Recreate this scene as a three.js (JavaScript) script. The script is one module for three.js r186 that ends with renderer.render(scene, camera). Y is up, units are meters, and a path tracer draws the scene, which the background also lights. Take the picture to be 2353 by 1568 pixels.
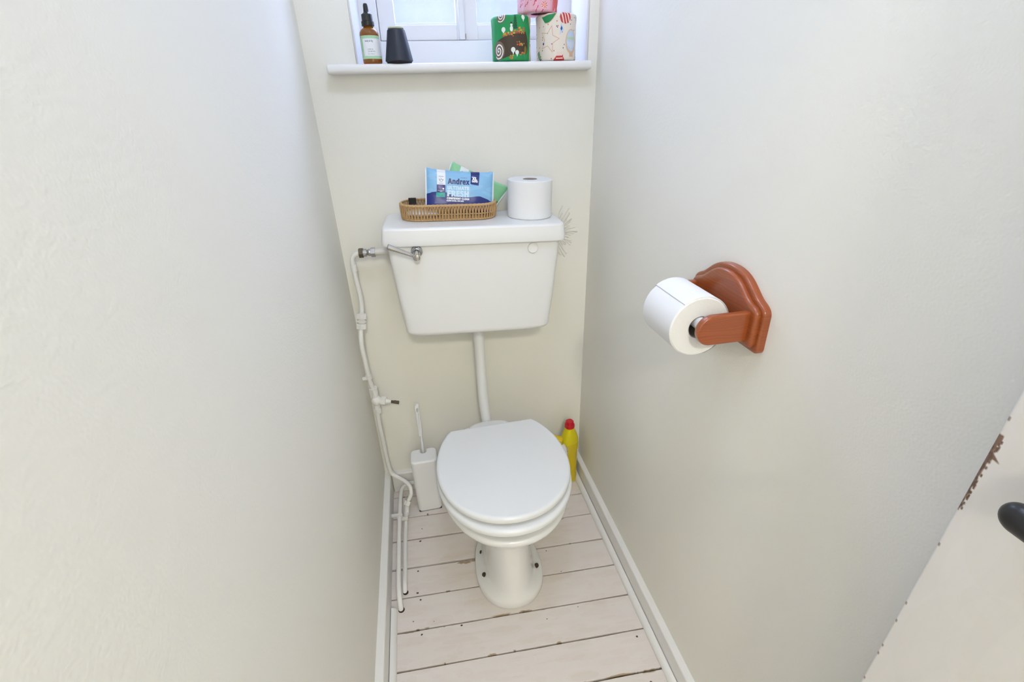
import * as THREE from 'three';
import { RoundedBoxGeometry } from 'three/addons/geometries/RoundedBoxGeometry.js';
import { mergeGeometries } from 'three/addons/utils/BufferGeometryUtils.js';
import { RectAreaLightUniformsLib } from 'three/addons/lights/RectAreaLightUniformsLib.js';
import { ImprovedNoise } from 'three/addons/math/ImprovedNoise.js';

// ------------------------------------------------------------------ camera, sky, exposure
const scene = new THREE.Scene();
const camera = new THREE.PerspectiveCamera(72.70, 2353 / 1568, 0.02, 60);
camera.position.set(0, 1.35, 1.45);
camera.setRotationFromMatrix(new THREE.Matrix4().makeBasis(
  new THREE.Vector3(0.98734397, -0.0262738, 0.15640198),
  new THREE.Vector3(0.09366171, 0.89243117, -0.44135483),
  new THREE.Vector3(-0.12798193, 0.4504179, 0.88359738)));
scene.background = new THREE.Color().setRGB(7.6, 8.9, 13.2);   // bright overcast daylight outside
RectAreaLightUniformsLib.init();
const renderer = new THREE.WebGLRenderer({ antialias: true });
renderer.toneMapping = THREE.LinearToneMapping;
renderer.toneMappingExposure = 1.0;
renderer.shadowMap.enabled = true;
const ADDED_CEILING_LIGHT = [0.74, 0.86, 1.2], ADDED_LANDING_LIGHT = [6.3, 6.15, 5.45];   // colour times intensity of the two added lamps

// ------------------------------------------------------------------ helpers
let seed = 7;
const rnd = () => { seed = (seed * 1664525 + 1013904223) >>> 0; return seed / 4294967296; };
const noise = new ImprovedNoise();
const V = (x = 0, y = 0, z = 0) => new THREE.Vector3(x, y, z);
const used = {};
const numbered = (n) => { const k = used[n] = (used[n] ?? -1) + 1; return k ? n + '_' + String(k).padStart(3, '0') : n; };
function mesh(name, geo, mat, parent) {
  const m = new THREE.Mesh(geo, mat); m.name = name; m.castShadow = m.receiveShadow = true;
  if (parent) parent.add(m); return m;
}
function tag(o, label, category, group) { o.userData.label = label; o.userData.category = category; if (group) o.userData.group = group; return o; }
function thing(name, label, category, pos = [0, 0, 0], group) {
  const g = new THREE.Group(); g.name = numbered(name); g.position.set(...pos); scene.add(g); return tag(g, label, category, group);
}
function structure(name, label, category, geo, mat) {
  const o = geo ? mesh(name, geo, mat) : new THREE.Group(); o.name = name; scene.add(o);
  o.userData.kind = 'structure'; return tag(o, label, category);
}
const at = (g, x, y, z) => g.translate(x, y, z);
const strip = (g) => { g = g.index ? g.toNonIndexed() : g; for (const k of Object.keys(g.attributes)) if (!['position', 'normal', 'uv'].includes(k)) g.deleteAttribute(k); return g; };
const join = (list) => mergeGeometries(list.map(strip));
const box = (x0, x1, y0, y1, z0, z1) => at(new THREE.BoxGeometry(x1 - x0, y1 - y0, z1 - z0), (x0 + x1) / 2, (y0 + y1) / 2, (z0 + z1) / 2);
const rbox = (x0, x1, y0, y1, z0, z1, r = 0.002, s = 2) => at(new RoundedBoxGeometry(x1 - x0, y1 - y0, z1 - z0, s, r), (x0 + x1) / 2, (y0 + y1) / 2, (z0 + z1) / 2);
function uvMetres(g, scale = 1) {   // box projection, uv in metres
  g = g.index ? g.toNonIndexed() : g; const p = g.attributes.position, n = g.attributes.normal, uv = new Float32Array(p.count * 2);
  for (let i = 0; i < p.count; i++) {
    const ax = Math.abs(n.getX(i)), ay = Math.abs(n.getY(i)), az = Math.abs(n.getZ(i));
    const [u, v] = ax > ay && ax > az ? [p.getZ(i), p.getY(i)] : ay > az ? [p.getX(i), p.getZ(i)] : [p.getX(i), p.getY(i)];
    uv[2 * i] = u * scale; uv[2 * i + 1] = v * scale;
  }
  g.setAttribute('uv', new THREE.BufferAttribute(uv, 2)); return g;
}
const curve = (pts) => new THREE.CatmullRomCurve3(pts.map((p) => V(...p)), false, 'centripetal');
const tube = (pts, r, seg = 48, rad = 12) => new THREE.TubeGeometry(curve(pts), seg, r, rad, false);
const lathe = (prof, seg = 48) => new THREE.LatheGeometry(prof.map(([r, y]) => new THREE.Vector2(r, y)), seg);
function toCreasedNormals(g, angle) { // smooth normals except over edges sharper than the angle
  g = g.index ? g.toNonIndexed() : g; const p = g.attributes.position, n = p.count, faces = new Map(), fn = [], out = new Float32Array(n * 3), cos = Math.cos(angle);
  const key = (i) => Math.round(p.getX(i) * 2e5) + ',' + Math.round(p.getY(i) * 2e5) + ',' + Math.round(p.getZ(i) * 2e5), a = V(), b = V(), c = V();
  for (let i = 0; i < n; i += 3) {
    a.fromBufferAttribute(p, i); b.fromBufferAttribute(p, i + 1).sub(a); c.fromBufferAttribute(p, i + 2).sub(a);
    const w = b.clone().cross(c); fn.push([w, w.clone().normalize()]);
    for (let k = 0; k < 3; k++) { const h = key(i + k); faces.has(h) ? faces.get(h).push(i / 3) : faces.set(h, [i / 3]); }
  }
  for (let i = 0; i < n; i++) {
    const f = fn[Math.floor(i / 3)], s = V(0, 0, 0);
    for (const q of faces.get(key(i))) if (fn[q][1].dot(f[1]) > cos) s.add(fn[q][0]);
    if (s.lengthSq() < 1e-30) s.copy(f[1]); s.normalize(); out.set([s.x, s.y, s.z], i * 3);
  }
  g.setAttribute('normal', new THREE.BufferAttribute(out, 3)); return g;
}
const smooth = (g, a = 0.7) => toCreasedNormals(g, a);
function cyl(a, b, r0, r1, seg = 20) {   // cone or cylinder between two points
  const A = V(...a), B = V(...b), d = B.clone().sub(A), g = new THREE.CylinderGeometry(r1, r0, d.length(), seg);
  g.applyQuaternion(new THREE.Quaternion().setFromUnitVectors(V(0, 1, 0), d.clone().normalize()));
  return g.translate(...A.add(B).multiplyScalar(0.5).toArray());
}
function loft(rings, capStart = true, capEnd = true) {   // rings: arrays of [x,y,z], equal length, closed
  const n = rings[0].length, pos = [], uv = [], idx = [];
  rings.forEach((r, j) => { for (let i = 0; i <= n; i++) { pos.push(...r[i % n]); uv.push(i / n, j / (rings.length - 1)); } });
  for (let j = 0; j < rings.length - 1; j++) for (let i = 0; i < n; i++) { const a = j * (n + 1) + i, b = a + n + 1; idx.push(a, b, a + 1, b, b + 1, a + 1); }
  const cap = (r, flip) => {
    const c = [0, 1, 2].map((k) => r.reduce((s, p) => s + p[k], 0) / n), o = pos.length / 3;
    pos.push(...c); uv.push(0.5, 0.5); r.forEach((p) => { pos.push(...p); uv.push(0.5, 0.5); });
    for (let i = 0; i < n; i++) { const a = o + 1 + i, b = o + 1 + (i + 1) % n; flip ? idx.push(o, b, a) : idx.push(o, a, b); }
  };
  if (capStart) cap(rings[0], false); if (capEnd) cap(rings[rings.length - 1], true);
  const g = new THREE.BufferGeometry(); g.setAttribute('position', new THREE.Float32BufferAttribute(pos, 3)); g.setAttribute('uv', new THREE.Float32BufferAttribute(uv, 2)); g.setIndex(idx);
  g.computeVertexNormals(); return g;
}
// ring of a rounded rectangle (superellipse) in the xz plane at height y
function ring(y, x0, x1, z0, z1, n = 5, count = 64) {
  const out = [], cx = (x0 + x1) / 2, cz = (z0 + z1) / 2, a = (x1 - x0) / 2, b = (z1 - z0) / 2;
  for (let i = 0; i < count; i++) {
    const t = -(i / count) * Math.PI * 2, c = Math.cos(t), s = Math.sin(t);
    out.push([cx + a * Math.sign(c) * Math.abs(c) ** (2 / n), y, cz + b * Math.sign(s) * Math.abs(s) ** (2 / n)]);
  }
  return out;
}
// egg ring: half width hw, back zb, widest zc, front zf
function egg(y, hw, zb, zc, zf, nf = 2.1, nb = 2.6, count = 72) {
  const out = [];
  for (let i = 0; i < count; i++) {
    const t = -(i / count) * Math.PI * 2, c = Math.cos(t), s = Math.sin(t), n = s > 0 ? nf : nb;
    out.push([hw * Math.sign(c) * Math.abs(c) ** (2 / n), y, zc + (s > 0 ? zf - zc : zc - zb) * Math.sign(s) * Math.abs(s) ** (2 / n)]);
  }
  return out;
}
// ------------------------------------------------------------------ textures
function canvasTexture(w, h, draw, repeat = false) {
  const c = document.createElement('canvas'); c.width = w; c.height = h; draw(c.getContext('2d'), w, h);
  const t = new THREE.CanvasTexture(c); t.colorSpace = THREE.SRGBColorSpace; if (repeat) t.wrapS = t.wrapT = THREE.RepeatWrapping; return t;
}
function dataTexture(n, fn, srgb) {
  const d = new Uint8Array(n * n * 4);
  for (let y = 0; y < n; y++) for (let x = 0; x < n; x++) { const v = fn(x / n, y / n); for (let k = 0; k < 3; k++) d[(y * n + x) * 4 + k] = Math.max(0, Math.min(255, (Array.isArray(v) ? v[k] : v) * 255)); d[(y * n + x) * 4 + 3] = 255; }
  const t = new THREE.DataTexture(d, n, n); t.wrapS = t.wrapT = THREE.RepeatWrapping; t.magFilter = THREE.LinearFilter; t.minFilter = THREE.LinearMipmapLinearFilter; t.generateMipmaps = true;
  if (srgb) t.colorSpace = THREE.SRGBColorSpace; t.needsUpdate = true; return t;
}
function tileNoise(u, v, f, o = 0) {   // periodic gradient noise on [0,1)
  const n = (a, b) => noise.noise(a * f + o, b * f + o * 1.7, o);
  const wu = u, wv = v;
  return (n(u, v) * (1 - wu) + n(u - 1, v) * wu) * (1 - wv) + (n(u, v - 1) * (1 - wu) + n(u - 1, v - 1) * wu) * wv;
}
const stipple = dataTexture(512, (u, v) => 0.5 + 0.42 * tileNoise(u, v, 96, 3.1) + 0.36 * tileNoise(u * 0.5, v, 48, 9.7) + 0.10 * tileNoise(u, v, 8, 5.3));
stipple.repeat.set(3.1, 3.1);
const brushed = dataTexture(256, (u, v) => 0.5 + 0.35 * tileNoise(u, v * 0.25, 40, 2.2) + 0.25 * tileNoise(u, v, 12, 6.1));
brushed.repeat.set(3, 3);

// ------------------------------------------------------------------ materials
const std = (o) => new THREE.MeshStandardMaterial(o), phy = (o) => new THREE.MeshPhysicalMaterial(o);
const rgb = (r, g, b) => new THREE.Color().setRGB(r, g, b);
const M = {
  wall: std({ color: rgb(0.89, 0.87, 0.79), roughness: 0.72, bumpMap: stipple, bumpScale: 0.0004 }),
  ceiling: std({ color: rgb(0.88, 0.88, 0.86), roughness: 0.9 }),
  gloss: std({ color: rgb(0.85, 0.84, 0.81), roughness: 0.38, bumpMap: brushed, bumpScale: 0.0003 }),
  frame: std({ color: rgb(0.80, 0.80, 0.80), roughness: 0.35, bumpMap: brushed, bumpScale: 0.0002 }),
  pipe: std({ color: rgb(0.85, 0.84, 0.80), roughness: 0.42, bumpMap: brushed, bumpScale: 0.0004 }),
  plasticWhite: phy({ color: rgb(0.86, 0.86, 0.85), roughness: 0.3 }),
  cistern: phy({ color: rgb(0.82, 0.82, 0.81), roughness: 0.28 }),
  ceramic: phy({ color: rgb(0.82, 0.82, 0.81), roughness: 0.12, clearcoat: 0.6, clearcoatRoughness: 0.06 }),
  seat: phy({ color: rgb(0.84, 0.85, 0.86), roughness: 0.25 }),
  brushPlastic: phy({ color: rgb(0.87, 0.875, 0.88), roughness: 0.35 }),
  paper: std({ color: rgb(0.86, 0.86, 0.86), roughness: 0.95 }),
  card: std({ color: rgb(0.36, 0.31, 0.27), roughness: 0.95 }),
  chrome: std({ color: rgb(0.5, 0.5, 0.51), roughness: 0.1, metalness: 1 }),
  steel: std({ color: rgb(0.46, 0.46, 0.46), roughness: 0.35, metalness: 1 }),
  brass: std({ color: rgb(0.13, 0.105, 0.075), roughness: 0.5, metalness: 0.6 }),
  nylon: phy({ color: rgb(0.72, 0.69, 0.64), roughness: 0.4 }),
  dark: std({ color: rgb(0.035, 0.027, 0.02), roughness: 0.95 }),
  rust: std({ color: rgb(0.05, 0.028, 0.016), roughness: 0.8 }),
  black: phy({ color: rgb(0.012, 0.012, 0.014), roughness: 0.32 }),
  hallFloor: std({ color: rgb(0.5, 0.45, 0.4), roughness: 0.8 }),
};

// ------------------------------------------------------------------ room shell
// back wall at z = 0, floor y = 0; the side walls run slightly askew of the back wall
const KL = 0.050, KR = 0.045, XL = (z) => -0.305 + KL * z, XR = (z) => 0.472 + KR * z;
const AL = Math.atan(KL), AR = Math.atan(KR);
const CEIL = 2.42, FRONT = 1.92;
// a strip along a side wall: off = distance from the wall's face into the room, in the wall's own frame
const alongLeft = (g) => g.rotateY(AL).translate(XL(0), 0, 0);
const alongRight = (g) => g.rotateY(AR).translate(XR(0), 0, 0);

structure('wall_left', 'cream painted wall on the left with fine roller stipple', 'wall', alongLeft(uvMetres(box(-0.1, 0, -0.02, CEIL, -0.24, FRONT))), M.wall);
structure('wall_right', 'cream painted wall on the right behind the wooden roll holder', 'wall', alongRight(uvMetres(box(0, 0.1, -0.02, CEIL, -0.24, FRONT))), M.wall);
const WX0 = -0.178, WX1 = 0.446, WY0 = 1.437, WY1 = 2.16, WD = -0.24;
const wallBack = structure('wall_back', 'cream painted end wall behind the cistern', 'wall', uvMetres(join([
  box(-0.42, 0.6, -0.02, WY0, WD, 0), box(-0.42, 0.6, WY1, CEIL, WD, 0), box(-0.42, WX0, WY0, WY1, WD, 0), box(WX1, 0.6, WY0, WY1, WD, 0)])), M.wall);
{ // fan of dried adhesive ridges under the paint, right of the cistern
  const parts = [];
  for (let i = 0; i < 46; i++) {
    const a = -1.35 + 2.55 * (i / 45) + (rnd() - 0.5) * 0.1, r0 = 0.012 + rnd() * 0.03, r1 = r0 + 0.018 + rnd() * 0.038, cx = 0.352, cy = 0.985, w = (rnd() - 0.5) * 0.01;
    const pt = (r, k) => [Math.min(0.466, cx + Math.cos(a) * r * 0.95 - Math.sin(a) * k), cy + Math.sin(a) * r * 1.15 + Math.cos(a) * k, -0.0004];
    parts.push(tube([pt(r0, 0), pt((r0 + r1) / 2, w), pt(r1, w * 0.4)], 0.0019 + rnd() * 0.0012, 6, 6));
  }
  mesh('textured_paint_patch', join(parts), M.wall, wallBack).userData.label = 'fan of rough painted ridges on the wall beside the cistern';
}
const DX0 = -0.17, DX1 = 0.512, DH = 2.03;
structure('wall_front', 'cream wall around the doorway behind the viewer', 'wall', uvMetres(join([
  box(-0.42, DX0, -0.02, CEIL, FRONT, FRONT + 0.1), box(DX1, 0.72, -0.02, CEIL, FRONT, FRONT + 0.1), box(DX0, DX1, DH, CEIL, FRONT, FRONT + 0.1)])), M.wall);
structure('ceiling', 'white painted ceiling', 'ceiling', uvMetres(box(-0.42, 0.72, CEIL, CEIL + 0.08, WD, FRONT + 0.1)), M.ceiling);

// floor: painted boards across the room, each a mesh of its own
const floor = structure('floor', 'pale pink-white painted floorboards with dark gaps and chipped paint', 'floor', box(-0.42, 0.72, -0.06, -0.02, -0.05, FRONT + 0.1), M.dark);
const FX0 = -0.33, FW = 0.9, FZ0 = 0, FL = 1.8;   // area that the paint texture covers
const joints = [0.052, 0.159, 0.262, 0.376, 0.481, 0.588, 0.694, 0.803, 0.910, 1.018, 1.126, 1.233, 1.341, 1.448, 1.556, 1.664, 1.771, 1.9];
const floorPaint = canvasTexture(1024, 2048, (c, w, h) => {
  const X = (x) => (x - FX0) / FW * w, Z = (z) => (z - FZ0) / FL * h;
  c.fillStyle = 'rgb(229,221,215)'; c.fillRect(0, 0, w, h);
  for (let i = 0; i < 2600; i++) { // worn, mottled paint
    c.fillStyle = ['rgba(236,229,226,0.14)', 'rgba(216,199,182,0.12)', 'rgba(224,212,212,0.14)'][i % 3];
    c.beginPath(); c.ellipse(rnd() * w, rnd() * h, 8 + rnd() * 60, 3 + rnd() * 12, 0, 0, 7); c.fill();
  }
  for (let i = 0; i < 900; i++) { c.fillStyle = 'rgba(150,135,120,' + (0.05 + rnd() * 0.12) + ')'; c.fillRect(rnd() * w, rnd() * h, 2 + rnd() * 14, 1); }
  const blob = (x, z, rx, rz, col) => { c.fillStyle = col; c.beginPath(); for (let k = 0; k < 22; k++) { const a = k / 22 * 6.283, j = 0.65 + rnd() * 0.6; c[k ? 'lineTo' : 'moveTo'](X(x + Math.cos(a) * rx * j), Z(z + Math.sin(a) * rz * j)); } c.fill(); };
  for (const [x, z, rx, rz] of [[-0.02, 0.386, 0.016, 0.006], [-0.038, 0.385, 0.012, 0.005], [0.005, 0.384, 0.012, 0.005], [0.07, 0.586, 0.03, 0.003], [0.14, 0.586, 0.02, 0.003], [0.22, 0.693, 0.008, 0.004], [0.03, 0.692, 0.012, 0.003], [-0.2, 0.59, 0.02, 0.003], [0.33, 0.268, 0.012, 0.004], [0.36, 0.802, 0.04, 0.004], [0.44, 0.804, 0.03, 0.004]]) { blob(x, z, rx, rz, 'rgb(178,158,136)'); blob(x, z, rx * 0.6, rz * 0.6, 'rgb(164,142,118)'); }
  for (let j = 0; j < joints.length; j++) for (let k = 0; k < 12; k++) { const x = -0.3 + rnd() * 0.85; blob(x, joints[j] + (rnd() - 0.5) * 0.006, 0.002 + rnd() * 0.006, 0.0006 + rnd() * 0.0008, 'rgba(128,108,88,0.7)'); }
  for (const [x, z, r] of [[-0.175, 0.274, 0.0035], [-0.18, 0.392, 0.003], [-0.18, 0.47, 0.0035], [-0.17, 0.495, 0.003], [-0.165, 0.603, 0.003], [-0.05, 0.596, 0.0028], [0.25, 0.39, 0.002], [0.44, 0.713, 0.003], [-0.17, 0.22, 0.002], [0.3, 0.6, 0.0015], [0.2, 0.62, 0.0015], [0.43, 0.83, 0.003], [-0.19, 0.56, 0.0018], [-0.13, 0.57, 0.0012], [0.28, 0.475, 0.0015], [-0.15, 0.155, 0.003], [0.03, 0.3, 0.002]]) blob(x, z, r, r * 0.85, 'rgb(52,42,36)');
});
const boardMat = std({ map: floorPaint, roughness: 0.5, bumpMap: brushed, bumpScale: 0.0004 });
for (let b = -1; b < joints.length - 1; b++) {
  const z0 = b < 0 ? 0 : joints[b], z1 = joints[b + 1], n = 60, x0 = -0.33, x1 = 0.57, top = (rnd() - 0.5) * 0.0012;
  const edge = (x, z, s) => z + s * (0.0023 + 0.0009 * Math.max(-0.4, noise.noise(x * 7, z * 31, 4)) * 1.6 + 0.0006 * noise.noise(x * 60, z * 17, 1) + ((z === joints[3] || z === joints[2]) && x < 0.2 ? 0.0011 : 0));
  const sh = new THREE.Shape(); // drawn in x and -z
  for (let i = 0; i <= n; i++) { const x = x0 + (x1 - x0) * i / n; sh[i ? 'lineTo' : 'moveTo'](x, -edge(x, z1, -1)); }
  for (let i = n; i >= 0; i--) { const x = x0 + (x1 - x0) * i / n; sh.lineTo(x, -edge(x, z0, 1)); }
  const g = new THREE.ExtrudeGeometry(sh, { depth: 0.018, bevelEnabled: true, bevelSize: 0.0006, bevelThickness: 0.0008, bevelOffset: -0.0006, bevelSegments: 1 });
  g.rotateX(-Math.PI / 2); g.translate(0, -0.0188 + top, 0);
  const p = g.attributes.position, uv = g.attributes.uv;
  for (let i = 0; i < p.count; i++) uv.setXY(i, (p.getX(i) - FX0) / FW, 1 - (p.getZ(i) - FZ0) / FL);
  mesh(b < 0 ? 'floorboard' : 'floorboard_' + String(b + 1).padStart(3, '0'), g, boardMat, floor);
}
// skirtings and quadrant beads
function skirtProfile(h, t, len) { // profile in (distance from wall, y), extruded along the wall
  const s = new THREE.Shape(); s.moveTo(0, 0); s.lineTo(t, 0); s.lineTo(t, h - 0.006); s.quadraticCurveTo(t, h, t - 0.006, h); s.lineTo(0, h); s.lineTo(0, 0);
  return uvMetres(new THREE.ExtrudeGeometry(s, { depth: len, bevelEnabled: false, curveSegments: 6 }));
}
function quadProfile(r, len) { const s = new THREE.Shape(); s.moveTo(0, 0); s.lineTo(r, 0); s.absarc(0, 0, r, 0, Math.PI / 2, false); s.lineTo(0, 0); return uvMetres(new THREE.ExtrudeGeometry(s, { depth: len, bevelEnabled: false, curveSegments: 8 })); }
structure('baseboard_left', 'cream gloss skirting board along the left wall beside the pipes', 'skirting', alongLeft(skirtProfile(0.092, 0.022, FRONT - 0.002).translate(0, 0.001, 0.0)), M.gloss);
structure('baseboard_right', 'cream gloss skirting board along the right wall', 'skirting', alongRight(skirtProfile(0.074, 0.019, FRONT - 0.02).scale(-1, 1, 1).translate(0, 0.001, 0.0)), M.gloss);
structure('baseboard_back', 'cream gloss skirting board at the foot of the end wall', 'skirting', skirtProfile(0.09, 0.018, 0.73).rotateY(Math.PI / 2).rotateY(Math.PI).translate(0.452, 0.001, 0), M.gloss);
structure('trim_1', 'thin quadrant bead along the foot of the left skirting', 'trim', alongLeft(quadProfile(0.017, FRONT - 0.55).translate(0.0236, 0.001, 0.52)), M.gloss);
structure('trim_2', 'thin quadrant bead along the foot of the right skirting', 'trim', alongRight(quadProfile(0.0165, FRONT - 0.06).scale(-1, 1, 1).translate(-0.0206, 0.001, 0.03)), M.gloss);
for (const n of ['baseboard_right', 'trim_2']) { const g = scene.getObjectByName(n).geometry, p = g.attributes.position; // mirrored: turn the faces round again
  for (let i = 0; i < p.count; i += 3) for (const a of Object.values(g.attributes)) for (let k = 0; k < a.itemSize; k++) { const q = a.array[(i + 1) * a.itemSize + k]; a.array[(i + 1) * a.itemSize + k] = a.array[(i + 2) * a.itemSize + k]; a.array[(i + 2) * a.itemSize + k] = q; } g.computeVertexNormals(); }

// window: painted timber frame with a pair of frosted sashes
{
  const w = structure('window_1', 'white timber window with frosted panes above the cistern', 'window');
  const z0 = -0.235, z1 = -0.185, zs = -0.195;
  const fr = mesh('window_frame', join([rbox(WX0, WX0 + 0.055, WY0 + 0.02, WY1, z0, z1), rbox(WX1 - 0.05, WX1, WY0 + 0.02, WY1, z0, z1), rbox(WX0 + 0.0545, WX1 - 0.0495, WY0 + 0.02, 1.531, z0, z1), rbox(WX0 + 0.0545, WX1 - 0.0495, WY1 - 0.055, WY1, z0, z1)]), M.frame, w);
  fr.userData.label = 'white painted outer frame';
  const mid = 0.116;
  const sash = (x0, x1, zf) => {
    const s = mesh('sash', join([rbox(x0, x0 + 0.046, 1.533, 2.1, z0 + 0.008, zf), rbox(x1 - 0.016, x1, 1.533, 2.1, z0 + 0.008, zf), rbox(x0 + 0.0455, x1 - 0.0155, 1.533, 1.572, z0 + 0.008, zf - 0.0004), rbox(x0 + 0.0455, x1 - 0.0155, 2.055, 2.1, z0 + 0.008, zf - 0.0004), rbox(x0 + 0.044, x1 - 0.014, 1.57, 1.577, z0 + 0.012, zf - 0.008, 0.001)]), M.frame, w);
    mesh('pane', box(x0 + 0.044, x1 - 0.014, 1.57, 2.06, -0.2165, -0.2135), M_glass(), s); return s;
  };
  function M_glass() { return M.glass ??= phy({ color: rgb(0.93, 0.95, 0.98), roughness: 0.2, transmission: 1, thickness: 0, ior: 1.45 }); }
  sash(WX0 + 0.056, mid, zs); sash(mid + 0.001, WX1 - 0.052, zs - 0.006);
  mesh('meeting_bar', rbox(mid - 0.009, mid + 0.008, 1.533, 2.1, zs - 0.004, zs + 0.008, 0.002), M.frame, w);
  const k = mesh('catch', join([rbox(mid + 0.009, mid + 0.0115, 1.537, 1.549, zs - 0.006, zs + 0.006, 0.001)]), M.steel, w); k.userData.label = 'small steel catch';
  mesh('reveal_lining', join([rbox(WX0, WX0 + 0.005, 1.46, WY1, -0.187, -0.004, 0.001), rbox(WX1 - 0.005, WX1, 1.46, WY1, -0.187, -0.004, 0.001)]), M.frame, w);
  const nose = new THREE.Shape(); nose.moveTo(0.0005, 0); nose.lineTo(0.036, 0); nose.quadraticCurveTo(0.046, 0, 0.046, 0.0105); nose.quadraticCurveTo(0.046, 0.021, 0.036, 0.021); nose.lineTo(0.0005, 0.021);
  const ng = uvMetres(new THREE.ExtrudeGeometry(nose, { depth: 0.685, bevelEnabled: true, bevelSize: 0.003, bevelThickness: 0.003, bevelOffset: -0.003, bevelSegments: 3, curveSegments: 8 })); // x = out of the wall, z = along
  ng.rotateY(Math.PI / 2).translate(-0.244, 1.437, 0);
  // rotateY(90): x -> -z, z -> x ; mirror z so the nosing faces the room
  const pz = ng.attributes.position; for (let i = 0; i < pz.count; i++) pz.setZ(i, -pz.getZ(i));
  const fl = ng.toNonIndexed ? (ng.index ? ng.toNonIndexed() : ng) : ng;
  for (let i = 0; i < fl.attributes.position.count; i += 3) for (const a of Object.values(fl.attributes)) for (let q = 0; q < a.itemSize; q++) { const t = a.array[(i + 1) * a.itemSize + q]; a.array[(i + 1) * a.itemSize + q] = a.array[(i + 2) * a.itemSize + q]; a.array[(i + 2) * a.itemSize + q] = t; }
  fl.computeVertexNormals();
  const sill = mesh('window_sill', join([fl, uvMetres(rbox(WX0 + 0.0005, WX1 - 0.0005, 1.4375, 1.458, -0.235, 0.02, 0.001))]), M.gloss, w); sill.userData.label = 'white painted sill board with rounded nose';
}
// door leaf, opened back against the right wall
{
  const d = structure('door_1', 'off-white door leaf folded back against the right wall, paint chipped on its edge', 'door');
  const paint = canvasTexture(1024, 2048, (c, w, h) => {
    c.fillStyle = 'rgb(230,226,222)'; c.fillRect(0, 0, w, h);
    for (let i = 0; i < 500; i++) { c.fillStyle = i % 2 ? 'rgba(236,234,232,0.12)' : 'rgba(220,214,208,0.10)'; c.beginPath(); c.ellipse(rnd() * w, rnd() * h, 10 + rnd() * 60, 20 + rnd() * 90, 0, 0, 7); c.fill(); }
    const X = (m) => m / 0.7 * w, Y = (y) => (1 - y / 1.98) * h;   // m = metres from the leading edge
    c.fillStyle = 'rgb(126,98,84)'; // bare wood along the arris
    const l = [], r = []; for (let k = 0; k <= 40; k++) { const y = 1.082 - 0.088 * k / 40; l.push([0, y]); r.push([(0.0018 + 0.0022 * (1 - k / 40)) * (0.75 + 0.5 * rnd()), y]); }
    c.beginPath(); l.forEach(([m, y], i) => c[i ? 'lineTo' : 'moveTo'](X(m), Y(y))); r.reverse().forEach(([m, y]) => c.lineTo(X(m), Y(y))); c.fill();
    c.beginPath(); c.moveTo(X(0.003), Y(1.064)); c.lineTo(X(0.011), Y(1.057)); c.lineTo(X(0.004), Y(1.058)); c.fill();
    c.fillStyle = 'rgb(100,78,66)'; for (let k = 0; k < 60; k++) { const t = rnd(); c.fillRect(X(rnd() * 0.005 * (1 - t * 0.5)), Y(1.08 - 0.085 * t), 2, 3); }
    c.fillStyle = 'rgb(150,138,128)'; for (const y of [0.86, 0.83, 0.785, 0.77, 0.72, 0.70, 0.95, 1.1]) c.fillRect(0, Y(y), X(0.0025), 4);
  });
  const len = 0.69, g = new RoundedBoxGeometry(0.036, 1.98, len, 2, 0.002), p = g.attributes.position, uv = g.attributes.uv;
  for (let i = 0; i < p.count; i++) uv.setXY(i, (p.getZ(i) + len / 2) / 0.7, (p.getY(i) + 0.99) / 1.98);
  const leaf = mesh('door_leaf', g, std({ map: paint, roughness: 0.4, bumpMap: null }), d);
  leaf.position.set(0.473, 1.0, 1.201 + len / 2); leaf.rotation.y = 0.012;
  const h = new THREE.Group(); h.name = 'door_handle'; d.add(h); h.userData.label = 'black lever handle';
  mesh('rose', cyl([0.452, 1.071, 1.267], [0.444, 1.071, 1.267], 0.025, 0.024, 32), M.black, h);
  mesh('neck', cyl([0.445, 1.071, 1.267], [0.398, 1.071, 1.267], 0.0095, 0.0095, 20), M.black, h);
  const lv = new THREE.CapsuleGeometry(0.0125, 0.105, 10, 24); lv.rotateX(Math.PI / 2); lv.scale(0.8, 1, 1);
  mesh('lever', lv, M.black, h).position.set(0.398, 1.071, 1.267 + 0.052);
  for (const y of [0.25, 1.7]) mesh('hinge', cyl([0.462, y, FRONT - 0.02], [0.462, y + 0.08, FRONT - 0.02], 0.006, 0.006, 14), M.steel, d);
}
// landing outside the doorway; its lamp, further down, is added
{
  const hx0 = -1.0, hx1 = 1.3, z0 = FRONT + 0.1, z1 = 3.3;
  structure('wall_landing', 'cream walls of the landing outside the doorway', 'wall', uvMetres(join([box(hx0 - 0.1, hx0, -0.02, CEIL, z0 - 0.1, z1), box(hx1, hx1 + 0.1, -0.02, CEIL, z0 - 0.1, z1), box(hx0 - 0.1, hx1 + 0.1, -0.02, CEIL, z1, z1 + 0.1), box(hx0, -0.42, -0.02, CEIL, z0 - 0.1, z0), box(0.72, hx1, -0.02, CEIL, z0 - 0.1, z0)])), M.wall);
  structure('floor_landing', 'carpeted landing floor outside the doorway', 'floor', box(hx0, hx1, -0.06, -0.001, z0, z1), M.hallFloor);
  structure('ceiling_landing', 'white landing ceiling', 'ceiling', box(hx0 - 0.1, hx1 + 0.1, CEIL, CEIL + 0.08, z0, z1 + 0.1), M.ceiling);
}
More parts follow.
